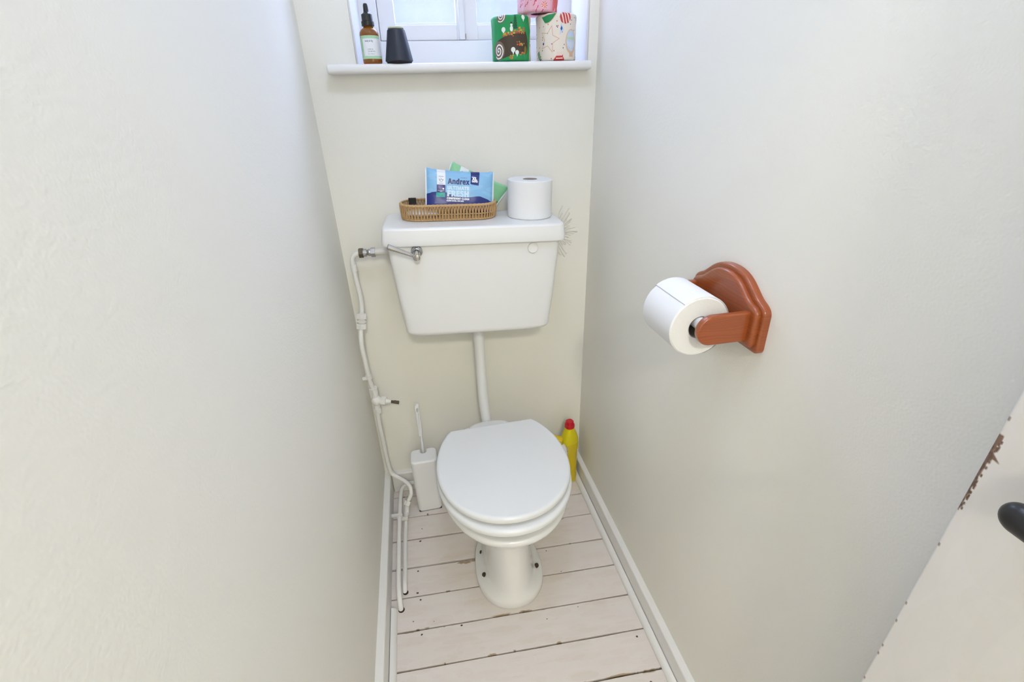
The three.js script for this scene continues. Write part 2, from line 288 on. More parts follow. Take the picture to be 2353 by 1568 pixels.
function addedCeilingLamp(label, x, z, light) {
  const power = Math.max(...light), tint = rgb(...light.map((v) => v / power));
  const l = thing('added_ceiling_lamp', label, 'lamp', [x, CEIL, z]);
  mesh('base_plate', lathe([[0, -0.001], [0.09, -0.001], [0.09, -0.018], [0, -0.018]], 40), M.frame, l);
  mesh('lamp_globe', lathe([[0.085, -0.0185], [0.125, -0.035], [0.13, -0.055], [0.11, -0.08], [0.06, -0.097], [0, -0.102]], 48), std({ color: rgb(0.9, 0.9, 0.88), roughness: 0.5, emissive: tint, emissiveIntensity: 1.2 }), l);
  const p = new THREE.PointLight(tint, power); p.position.set(0, -0.06, 0); p.castShadow = true; p.shadow.radius = 5; l.add(p);
}
addedCeilingLamp('round opal ceiling lamp added out of view to brighten the toilet room', 0.1, 0.92, ADDED_CEILING_LIGHT);
addedCeilingLamp('round opal ceiling lamp added on the landing to light the room through the doorway', 0.1, 2.7, ADDED_LANDING_LIGHT);
// house wall added outside, kept very dark so the visible panes stay dim
{
  const b = structure('wall_outside_added', 'very dark house wall added beyond the window to dim the visible panes', 'wall', box(-5, 5, -3, 3.7, -4.6, -4.4), std({ color: rgb(0.05, 0.054, 0.064), roughness: 0.9 }));
}

// ------------------------------------------------------------------ toilet
{
  const t = thing('toilet', 'white ceramic toilet pan with closed round lid on a pedestal', 'toilet', [0.0835, 0.0005, 0]);
  t.rotation.y = 0.068;
  const pan = [
    egg(0.000, 0.104, 0.27, 0.445, 0.572, 2.15, 2.2), egg(0.004, 0.107, 0.267, 0.445, 0.576, 2.15, 2.2), egg(0.020, 0.106, 0.267, 0.445, 0.575, 2.15, 2.2), egg(0.028, 0.102, 0.268, 0.445, 0.571, 2.15, 2.2),
    egg(0.034, 0.086, 0.268, 0.44, 0.567, 2.02, 2.3), egg(0.05, 0.0755, 0.265, 0.435, 0.561, 1.95, 2.5), egg(0.09, 0.0705, 0.255, 0.43, 0.548, 1.95, 2.6), egg(0.13, 0.068, 0.24, 0.42, 0.537), egg(0.165, 0.067, 0.22, 0.41, 0.528), egg(0.190, 0.068, 0.20, 0.405, 0.523),
    egg(0.212, 0.075, 0.185, 0.40, 0.526), egg(0.230, 0.089, 0.17, 0.40, 0.536), egg(0.255, 0.112, 0.16, 0.40, 0.557), egg(0.283, 0.137, 0.15, 0.40, 0.587), egg(0.312, 0.158, 0.145, 0.40, 0.612), egg(0.334, 0.173, 0.14, 0.40, 0.633), egg(0.352, 0.182, 0.138, 0.40, 0.646), egg(0.362, 0.1855, 0.137, 0.40, 0.651), egg(0.371, 0.1845, 0.139, 0.40, 0.650), egg(0.3755, 0.178, 0.147, 0.40, 0.643), egg(0.377, 0.15, 0.17, 0.40, 0.61)];
  mesh('pan', smooth(loft(pan, true, true), 0.9), M.ceramic, t);
  // flush inlet hump behind the hinges
  mesh('inlet_horn', smooth(loft([egg(0.30, 0.045, 0.135, 0.20, 0.25), egg(0.36, 0.068, 0.145, 0.20, 0.255), egg(0.392, 0.07, 0.155, 0.20, 0.255), egg(0.402, 0.066, 0.168, 0.20, 0.25), egg(0.406, 0.05, 0.18, 0.2, 0.24)], true, true), 0.9), M.ceramic, t);
  const outline = (hw, zb, zc, zf, L, inset = 0) => {
    const s = new THREE.Shape(), pts = [];
    hw -= inset; zf -= inset; zb += inset; L -= inset;
    const xb = hw * Math.sqrt(1 - ((zc - zb) / L) ** 2);
    pts.push([0, zb], [xb - 0.006, zb], [xb - 0.001, zb + 0.002]);
    for (let k = 1; k <= 14; k++) { const z = zb + 0.004 + (zc - zb - 0.004) * k / 14; pts.push([hw * Math.sqrt(1 - ((zc - z) / L) ** 2), z]); }
    for (let k = 1; k <= 30; k++) { const a = k / 30 * Math.PI / 2; pts.push([hw * Math.cos(a) ** (2 / 2.08), zc + (zf - zc) * Math.sin(a) ** (2 / 2.08)]); }
    pts.forEach(([x, z], i) => s[i ? 'lineTo' : 'moveTo'](x, -z));
    for (let i = pts.length - 2; i >= 1; i--) s.lineTo(-pts[i][0], -pts[i][1]);
    return s;
  };
  const plate = (s, y0, y1, bevel) => { const g = new THREE.ExtrudeGeometry(s, { depth: y1 - y0 - 2 * bevel, bevelEnabled: true, bevelSize: bevel * 1.15, bevelThickness: bevel, bevelOffset: -bevel * 1.15, bevelSegments: 6 }); g.rotateX(-Math.PI / 2).translate(0, y0 + bevel, 0); return toCreasedNormals(g, 0.6); };
  mesh('seat', plate(outline(0.192, 0.24, 0.42, 0.650, 0.26), 0.391, 0.4145, 0.0095), M.seat, t);
  mesh('lid', plate(outline(0.1895, 0.241, 0.42, 0.634, 0.2545), 0.4205, 0.4425, 0.0085), M.seat, t);
  for (const [x, z] of [[-0.078, 0.383], [-0.084, 0.466], [0.085, 0.474], [0.079, 0.39]]) { const b = mesh('fixing_screw', lathe([[0, 0.006], [0.0045, 0.0055], [0.0068, 0.002], [0.007, -0.006], [0, -0.006]], 14), M.rust, t); b.position.set(x, 0.037, z); b.rotation.z = x < 0 ? 0.45 : -0.45; }
}
// ------------------------------------------------------------------ cistern
{
  const c = thing('cistern', 'white plastic low-level cistern hung on the end wall', 'cistern', [0.090, 1.027, 0.001]);
  c.rotation.z = -0.0275;
  const by = -0.283;
  mesh('tank', smooth(loft([
    ring(by, -0.194, 0.198, 0.012, 0.178, 9), ring(by + 0.0025, -0.203, 0.208, 0.006, 0.186, 9), ring(by + 0.008, -0.209, 0.2145, 0.002, 0.192, 10), ring(by + 0.018, -0.2125, 0.218, 0.001, 0.1945, 12), ring(by + 0.10, -0.222, 0.226, 0.001, 0.197, 13), ring(-0.01, -0.2385, 0.2385, 0.001, 0.202, 14), ring(0.012, -0.24, 0.24, 0.001, 0.203, 14)]), 0.8), M.cistern, c);
  mesh('cistern_lid', smooth(loft([
    ring(-0.004, -0.2455, 0.2455, 0.001, 0.2085, 14), ring(-0.0045, -0.2495, 0.2495, 0.0005, 0.2125, 14), ring(-0.001, -0.251, 0.251, 0.0005, 0.214, 14), ring(0.012, -0.2508, 0.2508, 0.0005, 0.2138, 14), ring(0.0355, -0.2475, 0.2475, 0.0005, 0.2105, 14), ring(0.0395, -0.2462, 0.2462, 0.001, 0.209, 14), ring(0.0418, -0.2435, 0.2435, 0.002, 0.2062, 13), ring(0.0428, -0.2385, 0.2385, 0.005, 0.2, 12), ring(0.0430, -0.2, 0.2, 0.02, 0.17, 8)]), 0.8), M.cistern, c);
  const lev = new THREE.Group(); lev.name = 'flush_lever'; c.add(lev); lev.userData.label = 'chrome flush lever';
  const px = -0.160, py = -0.027;
  const rose = lathe([[0, 0], [0.0155, 0], [0.0158, 0.004], [0.0135, 0.008], [0.010, 0.0085], [0.010, 0.012], [0, 0.012]], 32); rose.rotateX(Math.PI / 2);
  mesh('rose', rose, M.chrome, lev).position.set(px, py + 0.007, 0.2025);
  mesh('spindle', join([cyl([px, py + 0.007, 0.21], [px, py, 0.240], 0.0095, 0.0095, 24), at(new THREE.SphereGeometry(0.0094, 20, 12).scale(1, 1, 0.25), px, py, 0.240)]), M.chrome, lev);
  const arm = lathe([[0, 0], [0.0045, 0], [0.0048, 0.02], [0.0062, 0.05], [0.0078, 0.076], [0.0076, 0.0785], [0, 0.079]], 24);
  const am = mesh('arm', arm, M.chrome, lev); am.position.set(px, py, 0.233); am.quaternion.setFromUnitVectors(V(0, 1, 0), V(-0.072, 0.032, 0.006).normalize());
  const cap = mesh('blanking_cap', lathe([[0, 0.003], [0.0105, 0.003], [0.0118, 0.0022], [0.0125, 0.0036], [0.0142, 0.003], [0.0148, 0], [0, 0]], 36).rotateX(Math.PI / 2), M.cistern, c); cap.position.set(0.158, -0.024, 0.2015); cap.userData.label = 'round white blanking cap';
}
{
  const f = thing('flush_pipe', 'white plastic flush pipe from cistern down to toilet pan', 'pipe', [0.0, 0, 0]);
  mesh('pipe', tube([[0.088, 0.744, 0.085], [0.0885, 0.60, 0.085], [0.089, 0.49, 0.086], [0.0905, 0.43, 0.092], [0.094, 0.37, 0.108], [0.098, 0.345, 0.118]], 0.0172, 60, 24), M.plasticWhite, f);
  mesh('collar_nut', at(lathe([[0.0175, 0], [0.0235, 0.001], [0.025, 0.004], [0.0255, 0.02], [0.0235, 0.022], [0.0235, 0.03], [0.016, 0.03]], 36), 0.088, 0.7195, 0.085), M.plasticWhite, f);
}
// ------------------------------------------------------------------ supply pipework on the left
const nut = (a, b, r, n = 6) => { const g = cyl(a, b, r, r, n); return toCreasedNormals(g.toNonIndexed(), 0.3); };
{
  const p = thing('supply_pipe', 'cream painted copper supply pipe with valves beside the cistern', 'pipe');
  mesh('pipe', tube([[-0.243, 0.976, 0.052], [-0.258, 0.973, 0.052], [-0.2675, 0.962, 0.052], [-0.2695, 0.945, 0.052], [-0.269, 0.90, 0.053], [-0.266, 0.85, 0.052], [-0.267, 0.81, 0.054], [-0.273, 0.77, 0.062], [-0.2795, 0.73, 0.08], [-0.2815, 0.70, 0.092], [-0.281, 0.64, 0.092], [-0.2805, 0.56, 0.082], [-0.276, 0.50, 0.07], [-0.276, 0.44, 0.07], [-0.279, 0.37, 0.066], [-0.279, 0.29, 0.058], [-0.279, 0.21, 0.052], [-0.277, 0.155, 0.05], [-0.270, 0.125, 0.052], [-0.252, 0.113, 0.06], [-0.225, 0.105, 0.078], [-0.206, 0.094, 0.098], [-0.203, 0.075, 0.114], [-0.212, 0.056, 0.122], [-0.2225, 0.040, 0.130]], 0.0076, 220, 14), M.pipe, p);
  mesh('elbow_collar', cyl([-0.2695, 0.944, 0.052], [-0.2692, 0.922, 0.0525], 0.0093, 0.0093), M.pipe, p);
  const u = mesh('tap_connector', join([nut([-0.247, 0.976, 0.052], [-0.2345, 0.976, 0.052], 0.0145)]), M.brass, p); u.userData.label = 'tarnished brass hexagon nut';
  mesh('isolating_valve', join([cyl([-0.2345, 0.976, 0.052], [-0.227, 0.976, 0.052], 0.011, 0.011), nut([-0.2285, 0.976, 0.052], [-0.2255, 0.976, 0.052], 0.0115), cyl([-0.227, 0.976, 0.052], [-0.2125, 0.976, 0.052], 0.0075, 0.0075), at(new THREE.SphereGeometry(0.0105, 18, 12), -0.2165, 0.976, 0.052), nut([-0.212, 0.976, 0.052], [-0.2005, 0.976, 0.052], 0.0145)]), M.steel, p).userData.label = 'grey chromed isolating valve';
  mesh('inlet_tail', cyl([-0.2005, 0.976, 0.052], [-0.149, 0.976, 0.052], 0.0105, 0.0105), M.nylon, p).userData.label = 'off-white nylon inlet tail';
  const q = V(-0.006, -0.04, 0.011).normalize(), o = V(-0.2735, 0.764, 0.0665), pt = (d) => o.clone().addScaledVector(q, d).toArray();
  mesh('compression_coupling', join([nut(pt(-0.025), pt(-0.008), 0.0162), cyl(pt(-0.008), pt(0.006), 0.0115, 0.0115), nut(pt(-0.0035), pt(0.0025), 0.0155), nut(pt(0.007), pt(0.024), 0.0162), cyl(pt(-0.028), pt(0.026), 0.0095, 0.0095)]), M.pipe, p);
  const sv = new THREE.Group(); sv.name = 'stop_valve'; p.add(sv); sv.position.set(0.006, 0, 0); sv.userData.label = 'painted stop valve with bare black spindle';
  const vb = mesh('valve_body', join([nut([-0.281, 0.522, 0.0735], [-0.281, 0.502, 0.071], 0.0145), nut([-0.281, 0.44, 0.07], [-0.281, 0.421, 0.0695], 0.0145), cyl([-0.281, 0.505, 0.071], [-0.281, 0.438, 0.07], 0.0115, 0.0115), at(new THREE.SphereGeometry(0.0175, 20, 14).scale(1, 1.15, 1), -0.279, 0.47, 0.071), cyl([-0.279, 0.47, 0.071], [-0.247, 0.467, 0.078], 0.013, 0.0115), nut([-0.262, 0.4685, 0.0748], [-0.246, 0.467, 0.078], 0.016), cyl([-0.247, 0.467, 0.078], [-0.229, 0.4655, 0.082], 0.0095, 0.007)]), M.pipe, sv);
  mesh('valve_spindle', join([cyl([-0.230, 0.4655, 0.082], [-0.204, 0.4625, 0.088], 0.0048, 0.0062, 8), at(new THREE.SphereGeometry(0.0062, 10, 8), -0.217, 0.4645, 0.085)]), M.brass, sv);
  const cl = mesh('pipe_clip', join([nut([-0.2805, 0.578, 0.084], [-0.2805, 0.566, 0.0825], 0.0105, 18), rbox(-0.3005, -0.273, 0.564, 0.574, 0.083, 0.091, 0.001)]), M.pipe, p); cl.userData.label = 'cream plastic pipe clip';
  mesh('elbow_fitting', join([nut([-0.2165, 0.049, 0.125], [-0.2235, 0.0375, 0.134], 0.0125), at(new THREE.SphereGeometry(0.0105, 16, 12), -0.2235, 0.030, 0.138), cyl([-0.2235, 0.030, 0.138], [-0.2230, 0.026, 0.165], 0.0105, 0.0095)]), M.pipe, p);
}
{
  const a = thing('floor_pipe', 'cream copper pipe beside the left skirting that dips through the floor', 'pipe', [0, 0, 0], 'pipes along the left skirting');
  mesh('pipe', tube([[0.02, 0.055, 0.034], [-0.10, 0.055, 0.034], [-0.19, 0.055, 0.036], [-0.222, 0.055, 0.043], [-0.241, 0.053, 0.062], [-0.2455, 0.051, 0.10], [-0.2435, 0.047, 0.22], [-0.2375, 0.042, 0.38], [-0.2335, 0.037, 0.46], [-0.2305, 0.028, 0.495], [-0.2285, 0.010, 0.512], [-0.228, -0.006, 0.516]], 0.0076, 120, 14), M.pipe, a);
  const k = mesh('pipe_clip', join([nut([-0.2442, 0.049, 0.188], [-0.2438, 0.0485, 0.200], 0.0105, 18), rbox(-0.272, -0.244, 0.052, 0.060, 0.189, 0.199, 0.001), rbox(-0.244, -0.216, 0.030, 0.0395, 0.189, 0.199, 0.001)]), M.pipe, a); k.userData.label = 'cream plastic saddle clip';
  const b = thing('floor_pipe', 'lower cream copper pipe lying on the boards nearest the toilet brush', 'pipe', [0, 0, 0], 'pipes along the left skirting');
  mesh('pipe', tube([[-0.2250, 0.0255, 0.160], [-0.2265, 0.018, 0.20], [-0.2245, 0.0125, 0.30], [-0.2205, 0.0105, 0.40], [-0.2195, 0.009, 0.448], [-0.2192, -0.004, 0.460], [-0.2192, -0.008, 0.462]], 0.0074, 70, 14), M.pipe, b);
  for (const [x, z, r] of [[-0.2165, 0.463, 0.0085], [-0.2265, 0.518, 0.0095]]) { const h = mesh(numbered('pipe_hole'), new THREE.CircleGeometry(r, 20).rotateX(-Math.PI / 2), M.dark, floor); h.position.set(x, 0.0012, z); }
}
// ------------------------------------------------------------------ toilet brush
{
  const h = thing('brush_holder', 'white plastic toilet brush holder between the pipes and the toilet', 'brush holder', [-0.140, 0.0005, 0.104]);
  h.rotation.y = 0.06;
  const s = new THREE.Shape(), w = 0.0475, d = 0.038, r = 0.017;
  s.moveTo(-w + r, -d); s.lineTo(w - r, -d); s.absarc(w - r, -d + r, r, -Math.PI / 2, 0); s.lineTo(w, d - r); s.absarc(w - r, d - r, r, 0, Math.PI / 2);
  s.lineTo(0.010, d); s.lineTo(0.010, d - 0.014); s.absarc(0, d - 0.014, 0.010, 0, Math.PI, true); s.lineTo(-0.010, d); s.lineTo(-w + r, d); s.absarc(-w + r, d - r, r, Math.PI / 2, Math.PI); s.lineTo(-w, -d + r); s.absarc(-w + r, -d + r, r, Math.PI, Math.PI * 1.5);
  const g = new THREE.ExtrudeGeometry(s, { depth: 0.238 - 0.016, bevelEnabled: true, bevelSize: 0.007, bevelThickness: 0.008, bevelOffset: -0.007, bevelSegments: 5, curveSegments: 10 }); g.rotateX(-Math.PI / 2).translate(0, 0.008, 0);
  const p = g.attributes.position; for (let i = 0; i < p.count; i++) { const k = 0.93 + 0.07 * p.getY(i) / 0.24; p.setX(i, p.getX(i) * k); p.setZ(i, p.getZ(i) * k); p.setY(i, p.getY(i) - (p.getY(i) > 0.2 ? 0.0 : 0)); }
  mesh('holder_body', toCreasedNormals(g, 0.6), M.brushPlastic, h);
  mesh('base_foot', rbox(-0.042, 0.042, 0, 0.004, -0.033, 0.033, 0.001), M.black, h);
  const b = thing('toilet_brush', 'white toilet brush handle standing up out of its holder', 'toilet brush', [-0.1425, 0.153, 0.076]);
  b.rotation.set(-0.03, 0, 0.0);
  mesh('shaft', cyl([0, 0, 0], [0.0005, 0.155, 0.0], 0.0042, 0.0042, 16), M.brushPlastic, b);
  const gs = new THREE.Shape(); gs.moveTo(-0.0065, 0.148); gs.lineTo(0.0065, 0.148); gs.lineTo(0.0075, 0.20); gs.lineTo(0.007, 0.272); gs.absarc(0, 0.274, 0.0075, 0, Math.PI); gs.lineTo(-0.0075, 0.20); gs.lineTo(-0.0065, 0.148);
  const hole = new THREE.Path(); hole.absellipse(0.001, 0.258, 0.0032, 0.009, 0, Math.PI * 2); gs.holes.push(hole);
  mesh('grip', new THREE.ExtrudeGeometry(gs, { depth: 0.006, bevelEnabled: true, bevelSize: 0.002, bevelThickness: 0.003, bevelOffset: -0.002, bevelSegments: 4, curveSegments: 10 }).translate(0, 0, -0.003), M.brushPlastic, b);
}
// ------------------------------------------------------------------ bottles behind the toilet
{
  const b = thing('bleach_bottle', 'yellow plastic bleach bottle with red cap in the right corner', 'bottle', [0.410, 0.0008, 0.074]);
  b.rotation.y = 0.35;
  const label = canvasTexture(512, 512, (c, w, h) => {
    c.fillStyle = 'rgb(222,206,22)'; c.fillRect(0, 0, w, h);
    c.fillStyle = 'rgb(216,190,24)'; c.fillRect(0, h * 0.40, w, h * 0.5);
    for (const x of [0.10, 0.60]) { c.fillStyle = 'rgb(190,185,160)'; c.fillRect(w * x, h * 0.42, w * 0.07, h * 0.47); c.fillStyle = 'rgb(120,84,60)'; for (let k = 0; k < 8; k++) c.fillRect(w * (x + 0.01 + rnd() * 0.03), h * (0.44 + 0.03 * k), w * 0.03, h * 0.008); }
    c.fillStyle = 'rgb(232,222,190)'; c.beginPath(); c.moveTo(w * 0.34, h * 0.5); for (let k = 0; k < 18; k++) { const a = k / 18 * 6.283, r = k % 2 ? 0.10 : 0.06; c.lineTo(w * (0.36 + Math.cos(a) * r), h * (0.58 + Math.sin(a) * r * 1.3)); } c.fill();
    c.fillStyle = 'rgb(150,70,30)'; for (let k = 0; k < 5; k++) c.fillRect(w * 0.3, h * (0.68 + k * 0.03), w * (0.12 - 0.01 * k), h * 0.01);
  });
  const R = (y, a, bz, dx = 0, n = 2.6) => ring(y, dx - a, dx + a, -bz, bz, n, 56);
  mesh('bottle_body', smooth(loft([R(0, 0.031, 0.022), R(0.003, 0.0345, 0.0255), R(0.03, 0.035, 0.026), R(0.034, 0.0335, 0.0245), R(0.12, 0.0335, 0.0245), R(0.155, 0.0335, 0.0245), R(0.160, 0.036, 0.027), R(0.19, 0.0365, 0.027), R(0.212, 0.033, 0.0255, 0.001), R(0.232, 0.0265, 0.0225, 0.001), R(0.250, 0.019, 0.018, 0), R(0.257, 0.0165, 0.0165, 0), R(0.262, 0.0155, 0.0155, 0)]), 0.8), phy({ map: label, roughness: 0.32 }), b);
  mesh('cap', smooth(loft([ring(0.2605, -0.0175, 0.0175, -0.0175, 0.0175, 2.2), ring(0.263, -0.0185, 0.0185, -0.0185, 0.0185, 2.2), ring(0.274, -0.018, 0.018, -0.018, 0.018, 2.2), ring(0.2755, -0.0145, 0.0145, -0.0145, 0.0145, 2.6), ring(0.288, -0.0135, 0.0135, -0.0135, 0.0135, 2.6), ring(0.2895, -0.011, 0.011, -0.011, 0.011, 2.6)]), 0.5), phy({ color: rgb(0.60, 0.008, 0.018), roughness: 0.35 }), b);
  const w = thing('cleaner_bottle', 'white plastic cleaner bottle with yellow nozzle behind the toilet lid', 'bottle', [0.357, 0.0008, 0.126]);
  mesh('bottle_body', smooth(lathe([[0, 0], [0.028, 0], [0.0305, 0.003], [0.0305, 0.19], [0.029, 0.205], [0.024, 0.218], [0.015, 0.227], [0.012, 0.229], [0.012, 0.233], [0, 0.233]], 48), 0.6), M.plasticWhite, w);
  mesh('nozzle', join([at(lathe([[0, 0], [0.0145, 0], [0.0145, 0.02], [0.011, 0.026], [0, 0.026]], 24), 0, 0.2325, 0), cyl([0.002, 0.250, 0], [-0.028, 0.268, 0.0], 0.010, 0.009, 16)]), phy({ color: rgb(0.75, 0.55, 0.015), roughness: 0.35 }), w);
}
// ------------------------------------------------------------------ toilet rolls
function wrapUv(g, R) { const p = g.attributes.position, uv = g.attributes.uv; for (let i = 0; i < p.count; i++) uv.setXY(i, uv.getX(i) * 2 * Math.PI * R * 2, (p.getY(i) + Math.hypot(p.getX(i), p.getZ(i))) * 2); return g; }   // paper grain at its real size
function roll(name, label, pos, R, H, core, group) {
  const t = thing(name, label, 'toilet roll', pos, group), prof = [[core, 0.0005], [R - 0.003, 0], [R - 0.0005, 0.0018], [R, 0.004]];
  for (let k = 1; k < 12; k++) prof.push([R + (k % 3 ? 0.0002 : -0.0002), 0.004 + (H - 0.008) * k / 12]);
  prof.push([R, H - 0.004], [R - 0.0005, H - 0.0018], [R - 0.003, H], [core, H - 0.0005]);
  mesh('paper', smooth(wrapUv(lathe(prof, 96), R), 0.6), M.paperBump ??= std({ color: M.paper.color, roughness: 0.95, bumpMap: stipple, bumpScale: 0.0005 }), t);
  mesh('core_tube', lathe([[core, 0.0005], [core, H - 0.0005], [core - 0.0012, H - 0.0005], [core - 0.0012, 0.0005], [core, 0.0005]], 40), M.card, t);
  return t;
}
{
  const r = roll('toilet_roll', 'white toilet roll standing upright on the cistern lid beside the tray', [0.2575, 1.0655, 0.100], 0.0635, 0.103, 0.0205);
  r.rotation.z = -0.0275;
}
// wooden holder on the right wall
const HZ = 0.738, HX = XR(HZ);
const wood = canvasTexture(512, 512, (c, w, h) => {
  c.fillStyle = 'rgb(150,74,32)'; c.fillRect(0, 0, w, h);
  for (let i = 0; i < 420; i++) { const y = rnd() * h; c.strokeStyle = ['rgba(120,52,22,', 'rgba(196,112,58,', 'rgba(146,70,32,'][i % 3] + (0.08 + rnd() * 0.22) + ')'; c.lineWidth = 0.6 + rnd() * 2.6; c.beginPath(); c.moveTo(0, y); for (let k = 1; k <= 8; k++) c.lineTo(w * k / 8, y + Math.sin(k * 1.3 + y * 0.05) * 5 + (rnd() - 0.5) * 3); c.stroke(); }
  for (let i = 0; i < 60; i++) { c.fillStyle = 'rgba(214,160,110,0.5)'; const a = w * (0.35 + rnd() * 0.25), b = h * (0.3 + rnd() * 0.3); c.fillRect(a, b, 1 + rnd() * 2, 1 + rnd() * 3); }
}, true);
wood.repeat.set(5, 5);
M.wood = phy({ map: wood, roughness: 0.32, clearcoat: 0.55, clearcoatRoughness: 0.12 });
{
  const h = thing('roll_holder', 'varnished wooden toilet roll holder screwed to the right wall', 'roll holder', [HX, 1.0, HZ]);
  h.rotation.y = AR;
  const outline = (k) => { // (along the wall, height), symmetrical bell
    const s = new THREE.Shape(), a = 0.103 - k, b = -0.030 + k, t = 0.0955 - k;
    s.moveTo(-a + 0.008, b); s.lineTo(a - 0.008, b); s.quadraticCurveTo(a, b, a + 0.001, b + 0.010); s.lineTo(a, 0.037); s.quadraticCurveTo(a, 0.049 - k * 0.4, a - 0.016, 0.056 - k * 0.6);
    s.bezierCurveTo(0.062 - k, 0.066 - k, 0.052 - k, t, 0, t); s.bezierCurveTo(-0.052 + k, t, -0.062 + k, 0.066 - k, -a + 0.016, 0.056 - k * 0.6);
    s.quadraticCurveTo(-a, 0.049 - k * 0.4, -a, 0.037); s.lineTo(-a - 0.001, b + 0.010); s.quadraticCurveTo(-a, b, -a + 0.008, b); return s;
  };
  const layer = (k, d0, d1, bev) => { const g = new THREE.ExtrudeGeometry(outline(k), { depth: d1 - d0 - bev, bevelEnabled: true, bevelSize: bev, bevelThickness: bev, bevelOffset: -bev, bevelSegments: 5, curveSegments: 16 }); return at(g, 0, 0, d0); };
  // shape x -> +z along the wall, extrusion -> -x out of the wall
  const pl = uvMetres(join([layer(0, 0.0005, 0.013, 0.004), layer(0.008, 0.010, 0.022, 0.006)])); pl.rotateY(-Math.PI / 2);
  mesh('back_plate', toCreasedNormals(pl, 0.5), M.wood, h);
  for (const z of [0.0765, -0.0845]) {
    const s = new THREE.Shape(); s.moveTo(0.018, -0.013); s.lineTo(0.086, -0.013); s.absarc(0.086, 0.0135, 0.0265, -Math.PI / 2, Math.PI / 2); s.lineTo(0.018, 0.040); s.lineTo(0.018, -0.013);
    const g = uvMetres(at(new THREE.ExtrudeGeometry(s, { depth: 0.006, bevelEnabled: true, bevelSize: 0.003, bevelThickness: 0.003, bevelOffset: -0.003, bevelSegments: 4, curveSegments: 18 }), 0, 0, -0.003)); g.rotateY(Math.PI);
    mesh('arm', toCreasedNormals(g, 0.5), M.wood, h).position.set(0, 0, z);
  }
  const sp = mesh('spindle', cyl([-0.0885, 0.0135, -0.079], [-0.0885, 0.0135, 0.071], 0.0115, 0.0115, 28), M.plasticWhite, h); sp.userData.label = 'white plastic spindle';
  const r = thing('toilet_roll', 'part-used white toilet roll hanging on the wooden wall holder', 'toilet roll', [HX, 1.0, HZ]);
  r.rotation.y = AR;
  const R = 0.0545, core = 0.0205, H = 0.103, prof = [[core, 0.0005], [R - 0.0025, 0], [R, 0.0022], [R, H - 0.0022], [R - 0.0025, H], [core, H - 0.0005]];
  const put = (m) => { m.rotation.x = Math.PI / 2; m.position.set(-0.0885, 0.0135 - 0.0072, -0.0535); return m; };
  put(mesh('paper', smooth(wrapUv(lathe(prof, 144), R), 0.6), M.paperBump, r));
  put(mesh('core_tube', lathe([[core, 0.0005], [core, H - 0.0005], [core - 0.0012, H - 0.0005], [core - 0.0012, 0.0005], [core, 0.0005]], 40), std({ color: rgb(0.42, 0.41, 0.39), roughness: 0.9 }), r));
  // outer sheet whose free edge lies over the top of the roll
  const sheet = new THREE.LatheGeometry([[R + 0.0002, 0.0012], [R + 0.0016, 0.002], [R + 0.0016, H - 0.002], [R + 0.0002, H - 0.0012]].map(([a, b]) => new THREE.Vector2(a, b)), 96, 0, Math.PI * 1.1);
  const sm = put(mesh('loose_sheet', wrapUv(sheet, R), M.paperBump, r)); sm.rotation.set(Math.PI / 2, 0.33, 0, 'XYZ'); sm.userData.label = 'free end of the paper';
}
